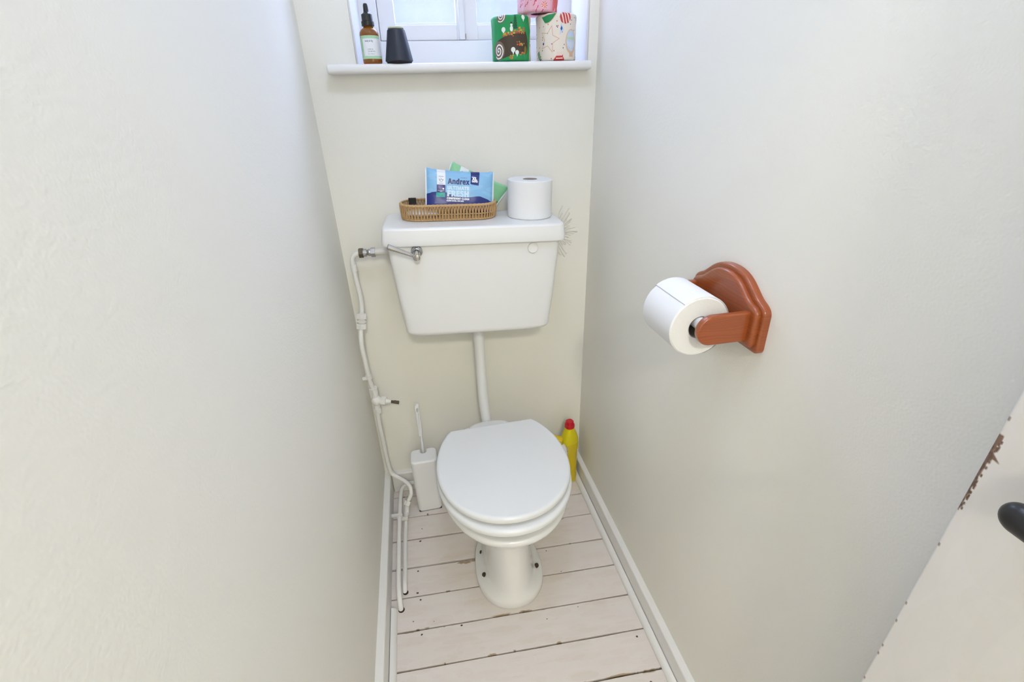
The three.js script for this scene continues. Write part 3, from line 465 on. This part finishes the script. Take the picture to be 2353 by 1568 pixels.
// ------------------------------------------------------------------ woven tray with wipes on the cistern
const TX = 0.026, TY = 1.0722, TZ = 0.082, TROT = -0.0275, TYAW = 0.0;
{
  const t = thing('woven_tray', 'oval woven rattan tray on the cistern lid', 'tray', [TX, TY, TZ]);
  t.rotation.set(0, TYAW, TROT);
  const L = 0.131, D = 0.054, mat = std({ color: rgb(0.56, 0.36, 0.17), roughness: 0.65 }), mat2 = std({ color: rgb(0.52, 0.32, 0.14), roughness: 0.7 });
  const per = (s, y, out = 0) => { // stadium outline, s in 0..1
    const r = D, a = L - D, straight = 2 * a, arc = Math.PI * r, tot = 2 * straight + 2 * arc; let d = ((s % 1) + 1) % 1 * tot; const q = r + out;
    if (d < straight) return [-a + d, y, q]; d -= straight;
    if (d < arc) { const k = d / r; return [a + Math.sin(k) * q, y, Math.cos(k) * q]; } d -= arc;
    if (d < straight) return [a - d, y, -q]; d -= straight;
    const k = d / r; return [-a - Math.sin(k) * q, y, -Math.cos(k) * q];
  };
  const loop = (y, r, wob, n, out = 0) => { const pts = []; for (let i = 0; i < 240; i++) { const s = i / 240, k = Math.sin(s * n * Math.PI * 2) * wob; pts.push(V(...per(s, y + Math.cos(s * n * Math.PI * 2) * wob * 0.5, out + k))); } return new THREE.TubeGeometry(new THREE.CatmullRomCurve3(pts, true), 480, r, 6, true); };
  mesh('rim', join([loop(0.041, 0.0030, 0.0008, 60, 0.003), loop(0.043, 0.0022, 0.0008, 57, 0.0015)]), mat, t).userData.label = 'plaited rim';
  mesh('lower_band', join([loop(0.0032, 0.0028, 0.0006, 60, 0.0), loop(0.018, 0.0018, 0.0008, 57, 0.0012)]), mat, t);
  const strands = []; const N = 78;
  for (let i = 0; i < N; i++) { const s = i / N, j = (rnd() - 0.5) * 0.002; for (const [d, o] of [[0.0062, 0.0018], [-0.0048, 0.0]]) strands.push(tube([per(s - d * 0.6 + j, 0.003, o), per(s, 0.018, 0.0026 + o * 0.5), per(s + d * 0.8 + j, 0.040, 0.003 + o)], 0.0019, 6, 5)); }
  const sd = mesh('woven_side', join(strands), mat2, t); sd.userData.kind = 'stuff'; sd.userData.label = 'upright woven strands';
  const base = new THREE.Shape(); for (let i = 0; i < 96; i++) { const p = per(i / 96, 0, -0.001); base[i ? 'lineTo' : 'moveTo'](p[0], -p[2]); }
  mesh('tray_base', new THREE.ExtrudeGeometry(base, { depth: 0.004, bevelEnabled: false }).rotateX(-Math.PI / 2).translate(0, 0.0012, 0), mat2, t);
  mesh('tag', rbox(-0.113, -0.091, 0.031, 0.0495, -0.0405, -0.0375, 0.001), M.black, t).userData.label = 'black leather tag';
  scene.updateMatrixWorld(true);
}
function pillow(w, h, d, bias = 0) { // flat wipes packet: front and back skins that meet in crimped ends
  const nx = 40, ny = 24, make = (s) => {
    const g = new THREE.PlaneGeometry(w, h, nx, ny), p = g.attributes.position;
    for (let i = 0; i < p.count; i++) {
      const u = p.getX(i) / (w / 2), v = p.getY(i) / (h / 2), body = Math.max(0, 1 - Math.abs(u) ** 5) ** 0.6 * Math.max(0, 1 - v ** 6) ** 0.5;
      const cr = 0.0022 * noise.noise(u * 3 + bias, v * 2.2, s + bias) * (0.4 + Math.abs(u)) * (1 - Math.abs(v) ** 8);
      p.setXYZ(i, p.getX(i) * (1 - 0.008 * (1 - Math.abs(v))), p.getY(i) * (1 - 0.05 * (1 - u * u)) + (Math.abs(u) > 0.9 ? 0.0015 * Math.sign(v) : 0), s * (0.0008 + d / 2 * body + cr * body));
    }
    if (s < 0) { const ix = g.index.array; for (let i = 0; i < ix.length; i += 3) { const t = ix[i]; ix[i] = ix[i + 1]; ix[i + 1] = t; } }
    g.computeVertexNormals(); return g;
  };
  return [make(1), make(-1)];
}
const bluePrint = canvasTexture(1200, 700, (c, w, h) => {
  const heavy = (t, x, y, m, lw) => { c.lineJoin = 'round'; c.lineWidth = lw; c.strokeStyle = c.fillStyle; c.strokeText(t, x, y, m); c.fillText(t, x, y, m); };
  c.fillStyle = 'rgb(140,192,232)'; c.fillRect(0, 0, w, h); h *= 0.92;
  c.fillStyle = 'rgb(150,200,238)'; for (let i = 0; i < 14; i++) { c.beginPath(); c.ellipse(w * rnd(), h * rnd() * 0.6, 60 + rnd() * 90, 14 + rnd() * 24, rnd() - 0.5, 0, 7); c.fill(); }
  c.fillStyle = 'rgb(32,48,128)'; c.beginPath(); c.moveTo(0, h * 0.64); c.bezierCurveTo(w * 0.2, h * 0.56, w * 0.3, h * 0.60, w * 0.42, h * 0.68); c.bezierCurveTo(w * 0.6, h * 0.78, w * 0.7, h * 0.66, w * 0.8, h * 0.67); c.lineTo(w, h * 0.78); c.lineTo(w, h * 1.2); c.lineTo(0, h * 1.2); c.fill();
  c.fillStyle = 'rgb(236,240,248)'; c.fillRect(w * 0.15, 0, w * 0.125, h * 0.41);
  c.strokeStyle = 'rgb(48,50,80)'; c.fillStyle = 'rgb(48,50,80)'; c.lineWidth = 5; c.font = 'bold 16px sans-serif'; c.textAlign = 'center'; c.fillText('FLUSHABLE', w * 0.212, h * 0.20);
  c.beginPath(); c.moveTo(w * 0.185, h * 0.25); c.quadraticCurveTo(w * 0.19, h * 0.33, w * 0.212, h * 0.34); c.quadraticCurveTo(w * 0.235, h * 0.33, w * 0.24, h * 0.26); c.moveTo(w * 0.18, h * 0.29); c.lineTo(w * 0.245, h * 0.28); c.moveTo(w * 0.20, h * 0.23); c.lineTo(w * 0.225, h * 0.26); c.stroke();
  c.font = '13px sans-serif'; c.fillText('FINE TO FLUSH', w * 0.212, h * 0.375); c.fillText('CERTIFIED', w * 0.212, h * 0.395);
  c.fillStyle = 'rgb(58,52,120)'; c.fillRect(w * 0.145, h * 0.41, w * 0.128, h * 0.20); c.strokeStyle = 'rgb(130,124,190)'; c.lineWidth = 4; for (const r of [14, 26, 38]) { c.beginPath(); c.arc(w * 0.205, h * 0.48, r, 0, 7); c.stroke(); }
  c.fillStyle = 'white'; c.beginPath(); c.arc(w * 0.243, h * 0.515, 15, 0, 7); c.fill(); c.font = 'bold 15px sans-serif'; c.fillText('BIODEGRADABLE', w * 0.209, h * 0.575); c.fillText('WIPES', w * 0.209, h * 0.60);
  c.fillStyle = 'rgb(30,168,160)'; c.fillRect(w * 0.137, h * 0.615, w * 0.13, h * 0.125); c.fillStyle = 'rgb(170,230,225)'; c.font = '14px sans-serif'; c.fillText('100% PLASTIC', w * 0.2, h * 0.66); c.fillText('FREE', w * 0.2, h * 0.69);
  c.textAlign = 'left'; c.fillStyle = 'rgb(22,48,116)'; c.font = 'bold 124px sans-serif'; heavy('Andrex', w * 0.312, h * 0.37, w * 0.32, 9);
  c.font = 'bold 15px sans-serif'; c.fillText('wonderfully soft', w * 0.50, h * 0.20, w * 0.13);
  c.fillStyle = 'rgb(206,232,250)'; c.font = 'bold 82px sans-serif'; heavy('ULTIMATE', w * 0.30, h * 0.52, w * 0.34, 7); c.font = 'bold 136px sans-serif'; heavy('FRESH', w * 0.295, h * 0.705, w * 0.345, 12);
  c.fillStyle = 'white'; c.font = 'bold 46px sans-serif'; heavy('CONFIDENT CLEAN', w * 0.295, h * 0.79, w * 0.34, 4); c.font = 'bold 28px sans-serif'; heavy('CLEAN MORE, USE LESS', w * 0.292, h * 0.845, w * 0.34, 3);
  c.fillStyle = 'rgb(22,40,116)'; c.beginPath(); c.moveTo(w * 0.655, 0); c.lineTo(w * 0.79, 0); c.lineTo(w * 0.775, h * 0.38); c.lineTo(w * 0.65, h * 0.35); c.fill();
  c.fillStyle = 'rgb(92,108,176)'; c.beginPath(); c.arc(w * 0.69, h * 0.19, 44, 3.4, 6.0); c.fill();
  c.fillStyle = 'white'; c.textAlign = 'center'; c.font = 'bold 76px sans-serif'; heavy('XL', w * 0.714, h * 0.24, w, 8); c.font = 'bold 36px sans-serif'; heavy('WIPES', w * 0.716, h * 0.295, w, 4);
});
const greenPrint = canvasTexture(900, 520, (c, w, h) => {
  c.fillStyle = 'rgb(144,210,160)'; c.fillRect(0, 0, w, h);
  c.fillStyle = 'rgb(62,150,92)'; c.beginPath(); c.moveTo(0, h * 0.72); c.bezierCurveTo(w * 0.3, h * 0.62, w * 0.6, h * 0.9, w, h * 0.68); c.lineTo(w, h); c.lineTo(0, h); c.fill();
  c.fillStyle = 'rgb(238,242,242)'; c.fillRect(w * 0.15, 0, w * 0.14, h * 0.75); c.strokeStyle = 'rgb(60,64,74)'; c.lineWidth = 5; c.beginPath(); c.moveTo(w * 0.18, h * 0.18); c.lineTo(w * 0.26, h * 0.18); c.moveTo(w * 0.185, h * 0.24); c.quadraticCurveTo(w * 0.22, h * 0.42, w * 0.255, h * 0.25); c.moveTo(w * 0.21, h * 0.27); c.lineTo(w * 0.24, h * 0.33); c.stroke();
  c.fillStyle = 'rgb(20,54,70)'; c.fillRect(w * 0.42, h * 0.27, 40, 16);
});
const film = phy({ color: rgb(0.78, 0.82, 0.85), roughness: 0.35 });
function packet(name, label, tex, w, h, d, pos, rot, bias) {
  const t = thing(name, label, 'wipes pack', pos); t.rotation.set(...rot, 'ZYX');
  const [f, b] = pillow(w, h, d, bias);
  mesh('printed_film', f, phy({ map: tex, roughness: 0.3, side: THREE.DoubleSide }), t); mesh('back_film', b, film, t);
  for (const s of [-1, 1]) mesh('crimped_seam', at(new THREE.BoxGeometry(0.0035, h * 1.02, 0.0012), s * (w / 2 + 0.001), 0, 0), film, t);
  return t;
}
packet('wipes_pack', 'blue and navy wipes pack leaning upright in the woven tray', bluePrint, 0.186, 0.112, 0.024, [0.062, 1.1425, 0.088], [-0.26, 0.05, -0.11], 0.3);
const greenPack = packet('wipes_pack', 'green wipes pack tilted behind the blue pack in the tray', greenPrint, 0.178, 0.072, 0.014, [0.114, 1.1455, 0.043], [-0.20, 0.0, -0.45], 2.1);
for (const m of greenPack.children) { // the lower right corner is tucked in behind the tray's end
  const p = m.geometry.attributes.position;
  for (let i = 0; i < p.count; i++) p.setX(i, p.getX(i) - Math.max(0, p.getX(i) / 0.089) * (0.036 - p.getY(i)) * 0.30);
  m.geometry.computeVertexNormals();
}
{
  const t = thing('wipes_pack', 'plain white packet lying flat in the bottom of the tray', 'wipes pack', [-0.048, TY + 0.0145, 0.083]);
  const [f, b] = pillow(0.088, 0.062, 0.012, 5.2); mesh('top_film', f.rotateX(-Math.PI / 2), film, t); mesh('under_film', b.rotateX(-Math.PI / 2), film, t); t.rotation.set(0, 0.05, -0.02);
}
// ------------------------------------------------------------------ things on the sill
const SY = 1.4588;
{
  const b = thing('dropper_bottle', 'amber glass dropper bottle with pale green label on the sill', 'bottle', [-0.134, SY, 0.014]); b.scale.y = 0.93;
  const amber = phy({ color: rgb(0.62, 0.27, 0.03), roughness: 0.06, transmission: 0.72, thickness: 0.01, ior: 1.5, attenuationColor: rgb(0.55, 0.22, 0.02), attenuationDistance: 0.02 });
  mesh('glass_body', smooth(lathe([[0, 0.0], [0.0215, 0.0], [0.0238, 0.0025], [0.0242, 0.006], [0.0242, 0.066], [0.0232, 0.0735], [0.0195, 0.080], [0.0125, 0.0845], [0.0115, 0.087], [0.0115, 0.091], [0, 0.091]], 48), 0.7), amber, b);
  const lt = canvasTexture(512, 320, (c, w, h) => {
    c.fillStyle = 'rgb(176,214,178)'; c.fillRect(0, 0, w, h); c.fillStyle = 'rgb(150,196,150)'; for (let k = 0; k < 12; k++) { c.beginPath(); c.ellipse(w * (0.04 + rnd() * 0.06), h * rnd(), 8, 22, rnd(), 0, 7); c.fill(); }
    c.fillStyle = 'rgb(236,238,240)'; c.fillRect(w * 0.16, h * 0.13, w * 0.84, h * 0.74); c.fillStyle = 'rgb(90,92,120)'; c.textAlign = 'center'; c.font = 'bold 34px sans-serif'; c.fillText('body & fig', w * 0.44, h * 0.27);
    c.font = 'bold 26px sans-serif'; c.fillStyle = 'rgb(120,122,130)'; c.fillText('L I M E  &', w * 0.46, h * 0.62); c.fillText('J A S M I N E', w * 0.5, h * 0.71); c.font = '18px sans-serif'; c.fillText('100 ml  ROOM OIL', w * 0.48, h * 0.81);
  });
  const lab = new THREE.CylinderGeometry(0.0245, 0.0245, 0.054, 40, 1, true, -1.15, 2.5); lab.translate(0, 0.038, 0);
  mesh('label', lab, std({ map: lt, roughness: 0.6, side: THREE.DoubleSide }), b);
  const d = mesh('dropper_cap', smooth(lathe([[0, 0.088], [0.0150, 0.088], [0.0155, 0.090], [0.0155, 0.0985], [0.0135, 0.0995], [0.0130, 0.1145], [0.0095, 0.1165], [0.0065, 0.120], [0.0058, 0.134], [0.0046, 0.1385], [0, 0.140]], 32), 0.5), M.black, b); d.userData.label = 'black rubber dropper cap';
}
{
  const c = thing('tapered_pot', 'dark navy tapered pot with cream top beside the dropper bottle', 'pot', [-0.0665, SY, 0.016]);
  mesh('pot_body', smooth(lathe([[0, 0.003], [0.0325, 0.003], [0.0335, 0.0045], [0.0352, 0.0055], [0.0352, 0.007], [0.0225, 0.0715], [0.0215, 0.0735], [0.019, 0.0745], [0, 0.0745]], 48), 0.5), phy({ color: rgb(0.010, 0.016, 0.030), roughness: 0.42 }), c);
  mesh('pot_foot', lathe([[0, 0], [0.031, 0], [0.0318, 0.003], [0, 0.003]], 40), std({ color: rgb(0.04, 0.018, 0.03), roughness: 0.6 }), c);
  mesh('pot_top', lathe([[0, 0.0745], [0.0195, 0.0745], [0.0195, 0.079], [0.017, 0.0805], [0, 0.081]], 36), std({ color: rgb(0.62, 0.62, 0.5), roughness: 0.8 }), c);
}
function wrapped(name, label, pos, R, H, tex, turn, crinkle) {
  const t = thing(name, label, 'toilet roll', pos, 'gift-wrapped toilet rolls on the sill');
  const g = lathe([[0.016, 0.0015], [R * 0.6, 0.0006], [R - 0.004, 0.0], [R - 0.001, 0.002], [R, 0.006], [R, H * 0.25], [R, H * 0.5], [R, H * 0.75], [R, H - 0.007], [R - 0.0015, H - 0.002], [R - 0.005, H], [R * 0.6, H + 0.0008], [0.020, H - 0.001], [0.015, H - 0.006], [0.013, H - 0.02]], 96), p = g.attributes.position, uv = g.attributes.uv;
  for (let i = 0; i < p.count; i++) {
    const x = p.getX(i), y = p.getY(i), z = p.getZ(i), r = Math.hypot(x, z), a = Math.atan2(x, z), end = Math.max(0, 1 - Math.min(y, H - y) / 0.02), k = 1 + crinkle * (noise.noise(Math.cos(a) * 5, Math.sin(a) * 5 + y * 20, R * 90) * 0.03 + (end * 0.022) * Math.sin(a * 17 + R * 400));
    p.setXYZ(i, x * k, y + (r > R * 0.5 ? crinkle * 0.0016 * noise.noise(x * 50, z * 50, 3) * (y > H / 2 ? 1 : 0.2) : 0), z * k); uv.setY(i, Math.max(0, Math.min(1, y / H)));
  }
  g.computeVertexNormals(); const m = mesh('printed_wrapper', g, std({ map: tex, roughness: 0.55 }), t); m.rotation.y = Math.PI + turn; return t;
}
const fx = (f, w) => w * (0.5 + Math.asin(Math.max(-1, Math.min(1, f))) / (2 * Math.PI));
const greenWrap = canvasTexture(1536, 480, (c, w, h) => {
  c.fillStyle = 'rgb(26,146,78)'; c.fillRect(0, 0, w, h);
  const spiral = (x, y, r) => { c.fillStyle = 'rgb(120,100,80)'; c.beginPath(); c.ellipse(x, y, r * 0.95, r * 1.1, 0, 0, 7); c.fill(); c.strokeStyle = 'rgb(244,240,232)'; c.lineWidth = r * 0.15; c.beginPath(); for (let k = 0; k < 120; k++) { const a = k / 120 * 6.283 * 2.4, q = r * 0.86 * k / 120; c[k ? 'lineTo' : 'moveTo'](x + Math.cos(a) * q * 0.95, y + Math.sin(a) * q * 1.1); } c.stroke(); };
  const mush = (x, y, s) => { c.fillStyle = 'rgb(232,238,228)'; c.beginPath(); c.arc(x, y, s, 0, 7); c.fill(); c.beginPath(); c.moveTo(x - s * 0.5, y + s * 0.6); c.lineTo(x + s * 0.5, y + s * 0.6); c.lineTo(x, y + s * 2); c.fill(); };
  const berries = (x, y, n, sx, sy) => { for (let k = 0; k < n; k++) { c.fillStyle = ['rgb(222,92,60)', 'rgb(204,72,52)', 'rgb(190,180,60)', 'rgb(150,160,50)'][k % 4]; c.beginPath(); c.arc(x + (rnd() - 0.5) * sx, y + (rnd() - 0.5) * sy, 4 + rnd() * 7, 0, 7); c.fill(); } };
  spiral(fx(-0.62, w), h * 0.02, 70);
  c.fillStyle = 'rgb(10,84,50)'; c.beginPath(); c.moveTo(fx(0.06, w), 0); for (let k = 0; k < 6; k++) { c.lineTo(fx(0.06, w) + 14 + k * 5, h * (0.05 + 0.05 * k)); c.lineTo(fx(0.06, w) + 8 + k * 3, h * (0.055 + 0.05 * k)); } for (let k = 5; k >= 0; k--) { c.lineTo(fx(0.06, w) - 8 - k * 3, h * (0.055 + 0.05 * k)); c.lineTo(fx(0.06, w) - 14 - k * 5, h * (0.05 + 0.05 * k)); } c.fill();
  mush(fx(0.5, w), h * 0.06, 24); mush(fx(-0.52, w), h * 0.32, 26);
  c.fillStyle = 'rgb(66,52,36)'; c.beginPath(); c.moveTo(fx(-0.82, w), h * 0.55); c.bezierCurveTo(fx(-0.4, w), h * 0.45, fx(0.2, w), h * 0.34, fx(0.62, w), h * 0.36); c.bezierCurveTo(fx(0.8, w), h * 0.5, fx(0.78, w), h * 0.8, fx(0.6, w), h * 0.86); c.bezierCurveTo(fx(0.1, w), h * 0.8, fx(-0.3, w), h * 0.9, fx(-0.6, w), h * 0.94); c.fill();
  c.strokeStyle = 'rgba(90,74,52,0.5)'; c.lineWidth = 2; for (let k = 0; k < 14; k++) { c.beginPath(); c.moveTo(fx(-0.4, w), h * (0.5 + k * 0.03)); c.lineTo(fx(0.6, w), h * (0.42 + k * 0.03)); c.stroke(); }
  berries(fx(-0.3, w), h * 0.42, 26, 130, 34); berries(fx(0.1, w), h * 0.37, 24, 120, 34); berries(fx(0.4, w), h * 0.34, 30, 90, 60); berries(fx(0.35, w), h * 0.62, 18, 100, 34); berries(fx(0.45, w), h * 0.84, 16, 80, 40); berries(fx(-0.18, w), h * 0.92, 10, 50, 50);
  c.fillStyle = 'rgb(238,240,232)'; c.beginPath(); c.ellipse(fx(-0.13, w), h * 0.30, 19, 28, 0, 0, 7); c.fill(); c.beginPath(); c.arc(fx(-0.13, w), h * 0.22, 14, 0, 7); c.fill(); c.fillStyle = 'rgb(24,30,28)'; c.fillRect(fx(-0.13, w) - 11, h * 0.16, 22, 16);
  spiral(fx(-0.76, w), h * 0.76, 92); mush(fx(-0.06, w), h * 0.75, 28); mush(fx(0.14, w), h * 0.81, 24); c.fillStyle = 'rgb(132,112,42)'; c.beginPath(); c.ellipse(fx(0.6, w), h * 0.76, 20, 44, 0, 0, 7); c.fill();
  c.fillStyle = 'rgb(226,212,170)'; c.beginPath(); c.moveTo(fx(0.8, w), 0); c.bezierCurveTo(fx(0.82, w), h * 0.3, fx(0.96, w), h * 0.24, fx(0.95, w), h * 0.34); c.bezierCurveTo(fx(0.9, w), h * 0.44, fx(0.84, w), h * 0.5, fx(0.84, w), h); c.lineTo(w * 0.9, h); c.lineTo(w * 0.9, 0); c.fill(); c.fillStyle = 'rgb(150,30,56)'; for (let k = 0; k < 16; k++) { c.beginPath(); c.arc(fx(0.93, w) + rnd() * 60, h * (0.45 + rnd() * 0.3), 9, 0, 7); c.fill(); }
});
const creamWrap = canvasTexture(1536, 480, (c, w, h) => {
  c.fillStyle = 'rgb(236,224,208)'; c.fillRect(0, 0, w, h);
  for (let k = 0; k < 90; k++) { c.fillStyle = ['rgb(196,52,60)', 'rgb(40,110,70)', 'rgb(40,60,120)', 'rgb(30,30,40)'][k % 4]; c.beginPath(); c.ellipse(rnd() * w, rnd() * h, 5, 7, 0, 0, 7); c.fill(); }
  c.fillStyle = 'rgb(24,132,76)'; c.beginPath(); c.moveTo(fx(-0.85, w), h * 0.06); c.lineTo(fx(-0.2, w), 0); c.quadraticCurveTo(fx(-0.5, w), h * 0.26, fx(-0.72, w), h * 0.2); c.fill(); c.strokeStyle = 'rgb(220,190,150)'; c.lineWidth = 8; c.stroke();
  c.save(); c.beginPath(); c.ellipse(fx(0.24, w), h * 0.1, 74, 66, 0, 0, 7); c.fillStyle = 'rgb(200,62,60)'; c.fill(); c.clip(); c.strokeStyle = 'rgb(240,226,214)'; c.lineWidth = 14; for (let k = -3; k < 4; k++) { c.beginPath(); c.moveTo(fx(0.24, w) + k * 40 - 20, -20); c.lineTo(fx(0.24, w) + k * 40 + 30, h * 0.3); c.stroke(); } c.restore();
  c.strokeStyle = 'rgb(222,178,150)'; c.lineWidth = 7; c.beginPath(); const sx = fx(-0.62, w) + 20, sy = h * 0.55; for (let k = 0; k < 10; k++) { const a = -1.3 + k / 10 * 6.283, r = k % 2 ? 66 : 138; c[k ? 'lineTo' : 'moveTo'](sx + Math.cos(a) * r * 0.9, sy + Math.sin(a) * r); } c.closePath(); c.stroke();
  c.fillStyle = 'rgb(60,84,160)'; c.beginPath(); c.arc(fx(-0.78, w), h * 0.63, 13, 0, 7); c.fill();
  c.fillStyle = 'rgb(196,212,232)'; c.beginPath(); c.moveTo(fx(0.0, w), h * 0.2); c.lineTo(fx(0.16, w), h * 0.36); c.lineTo(fx(-0.06, w), h * 0.46); c.fill(); c.fillStyle = 'rgb(40,84,160)'; c.beginPath(); c.moveTo(fx(0.03, w), h * 0.27); c.lineTo(fx(0.09, w), h * 0.33); c.lineTo(fx(0.03, w), h * 0.38); c.lineTo(fx(-0.03, w), h * 0.33); c.fill();
  c.fillStyle = 'rgb(220,184,150)'; c.beginPath(); c.ellipse(fx(0.58, w), h * 0.60, 88, 128, 0, 0, 7); c.fill(); c.fillRect(fx(0.58, w) - 30, h * 0.84, 70, 40); c.fillStyle = 'rgb(198,214,232)'; c.beginPath(); c.ellipse(fx(0.58, w), h * 0.58, 74, 108, 0, 0, 7); c.fill(); c.fillStyle = 'rgb(190,214,180)'; c.fillRect(fx(0.58, w) - 70, h * 0.5, 140, 26); c.strokeStyle = 'rgb(236,236,240)'; c.lineWidth = 5; for (const r of [14, 28, 42, 56]) { c.beginPath(); c.arc(fx(0.58, w), h * 0.6, r, 0, Math.PI); c.stroke(); } c.beginPath(); c.moveTo(fx(0.58, w), h * 0.55); c.lineTo(fx(0.58, w), h * 0.78); c.stroke();
  c.fillStyle = 'rgb(204,54,52)'; c.beginPath(); c.moveTo(fx(-0.36, w), h); c.lineTo(fx(-0.2, w), h * 0.9); c.lineTo(fx(0.1, w), h * 0.9); c.lineTo(fx(0.24, w), h); c.fill(); c.fillStyle = 'rgb(240,214,204)'; c.fillRect(fx(-0.2, w), h * 0.82, fx(0.08, w) - fx(-0.2, w), h * 0.07); c.fillStyle = 'rgb(244,232,222)'; c.fillRect(fx(-0.22, w), h * 0.945, fx(0.12, w) - fx(-0.22, w), 10);
  c.strokeStyle = 'rgb(40,120,80)'; c.lineWidth = 12; for (let k = 0; k < 6; k++) { c.beginPath(); c.moveTo(fx(0.86, w) + k * 24, h * 0.02 + k * 26); c.lineTo(fx(0.86, w) + k * 24 + 34, h * 0.14 + k * 26); c.stroke(); c.beginPath(); c.moveTo(fx(-0.98, w) + k * 8, h * 0.84 + k * 14); c.lineTo(fx(-0.94, w) + k * 8, h * 0.78 + k * 16); c.stroke(); }
  c.fillStyle = 'rgb(200,70,74)'; c.beginPath(); c.ellipse(fx(0.99, w) + 20, h * 0.72, 50, 90, 0, 0, 7); c.fill();
});
const pinkWrap = canvasTexture(1024, 360, (c, w, h) => {
  c.fillStyle = 'rgb(236,178,192)'; c.fillRect(0, 0, w, h);
  for (let k = 0; k < 150; k++) { c.save(); c.translate(rnd() * w, rnd() * h); c.rotate(0.5 + (rnd() - 0.5) * 0.5); c.fillStyle = ['rgb(196,40,64)', 'rgb(212,70,84)', 'rgb(60,130,90)'][k % 7 === 0 ? 2 : k % 2]; c.fillRect(-3, -12, 6, 24); c.restore(); }
  for (const [x, y] of [[0.53, 0.86], [0.36, 0.3], [0.7, 0.4], [0.15, 0.7]]) { c.fillStyle = 'rgb(246,224,214)'; c.beginPath(); c.arc(w * x, h * y, 26, 0, 7); c.fill(); c.fillStyle = 'rgb(222,84,72)'; for (let k = 0; k < 8; k++) { c.beginPath(); c.moveTo(w * x, h * y); c.arc(w * x, h * y, 26, k * 0.785, k * 0.785 + 0.4); c.fill(); } }
  c.fillStyle = 'rgb(240,232,200)'; c.beginPath(); c.arc(w * 0.48, h * 0.64, 24, 0, 7); c.fill();
  c.fillStyle = 'rgb(228,92,88)'; for (let k = 0; k < 7; k++) { c.beginPath(); c.moveTo(w * (0.64 + k * 0.02), 0); c.lineTo(w * (0.645 + k * 0.02), h); c.lineTo(w * (0.652 + k * 0.016), h); c.lineTo(w * (0.652 + k * 0.02), 0); c.fill(); }
});
wrapped('wrapped_roll', 'toilet roll in green paper printed with a chocolate log on the sill', [0.2335, SY, -0.012], 0.0515, 0.103, greenWrap, 0, 1);
wrapped('wrapped_roll', 'toilet roll in cream paper printed with biscuits at the sill end', [0.357, SY, -0.012], 0.0535, 0.106, creamWrap, 0, 1);
{
  const p = wrapped('wrapped_roll', 'toilet roll in pink sprinkle paper stacked on the other two', [0.306, SY + 0.1095, -0.02], 0.0515, 0.102, pinkWrap, 0, 1.6);
  const tw = []; for (let k = 0; k < 7; k++) { const a = 0.75 + k * 0.07; tw.push(tube([[0.0505 * Math.sin(a), 0.004, 0.0505 * Math.cos(a)], [0.054 * Math.sin(a), 0.03, 0.054 * Math.cos(a)], [0.0525 * Math.sin(a), 0.06, 0.0525 * Math.cos(a)]], 0.0022, 8, 6)); }
  mesh('paper_pleats', join(tw), std({ color: rgb(0.72, 0.16, 0.16), roughness: 0.6 }), p);
}
renderer.render(scene, camera);
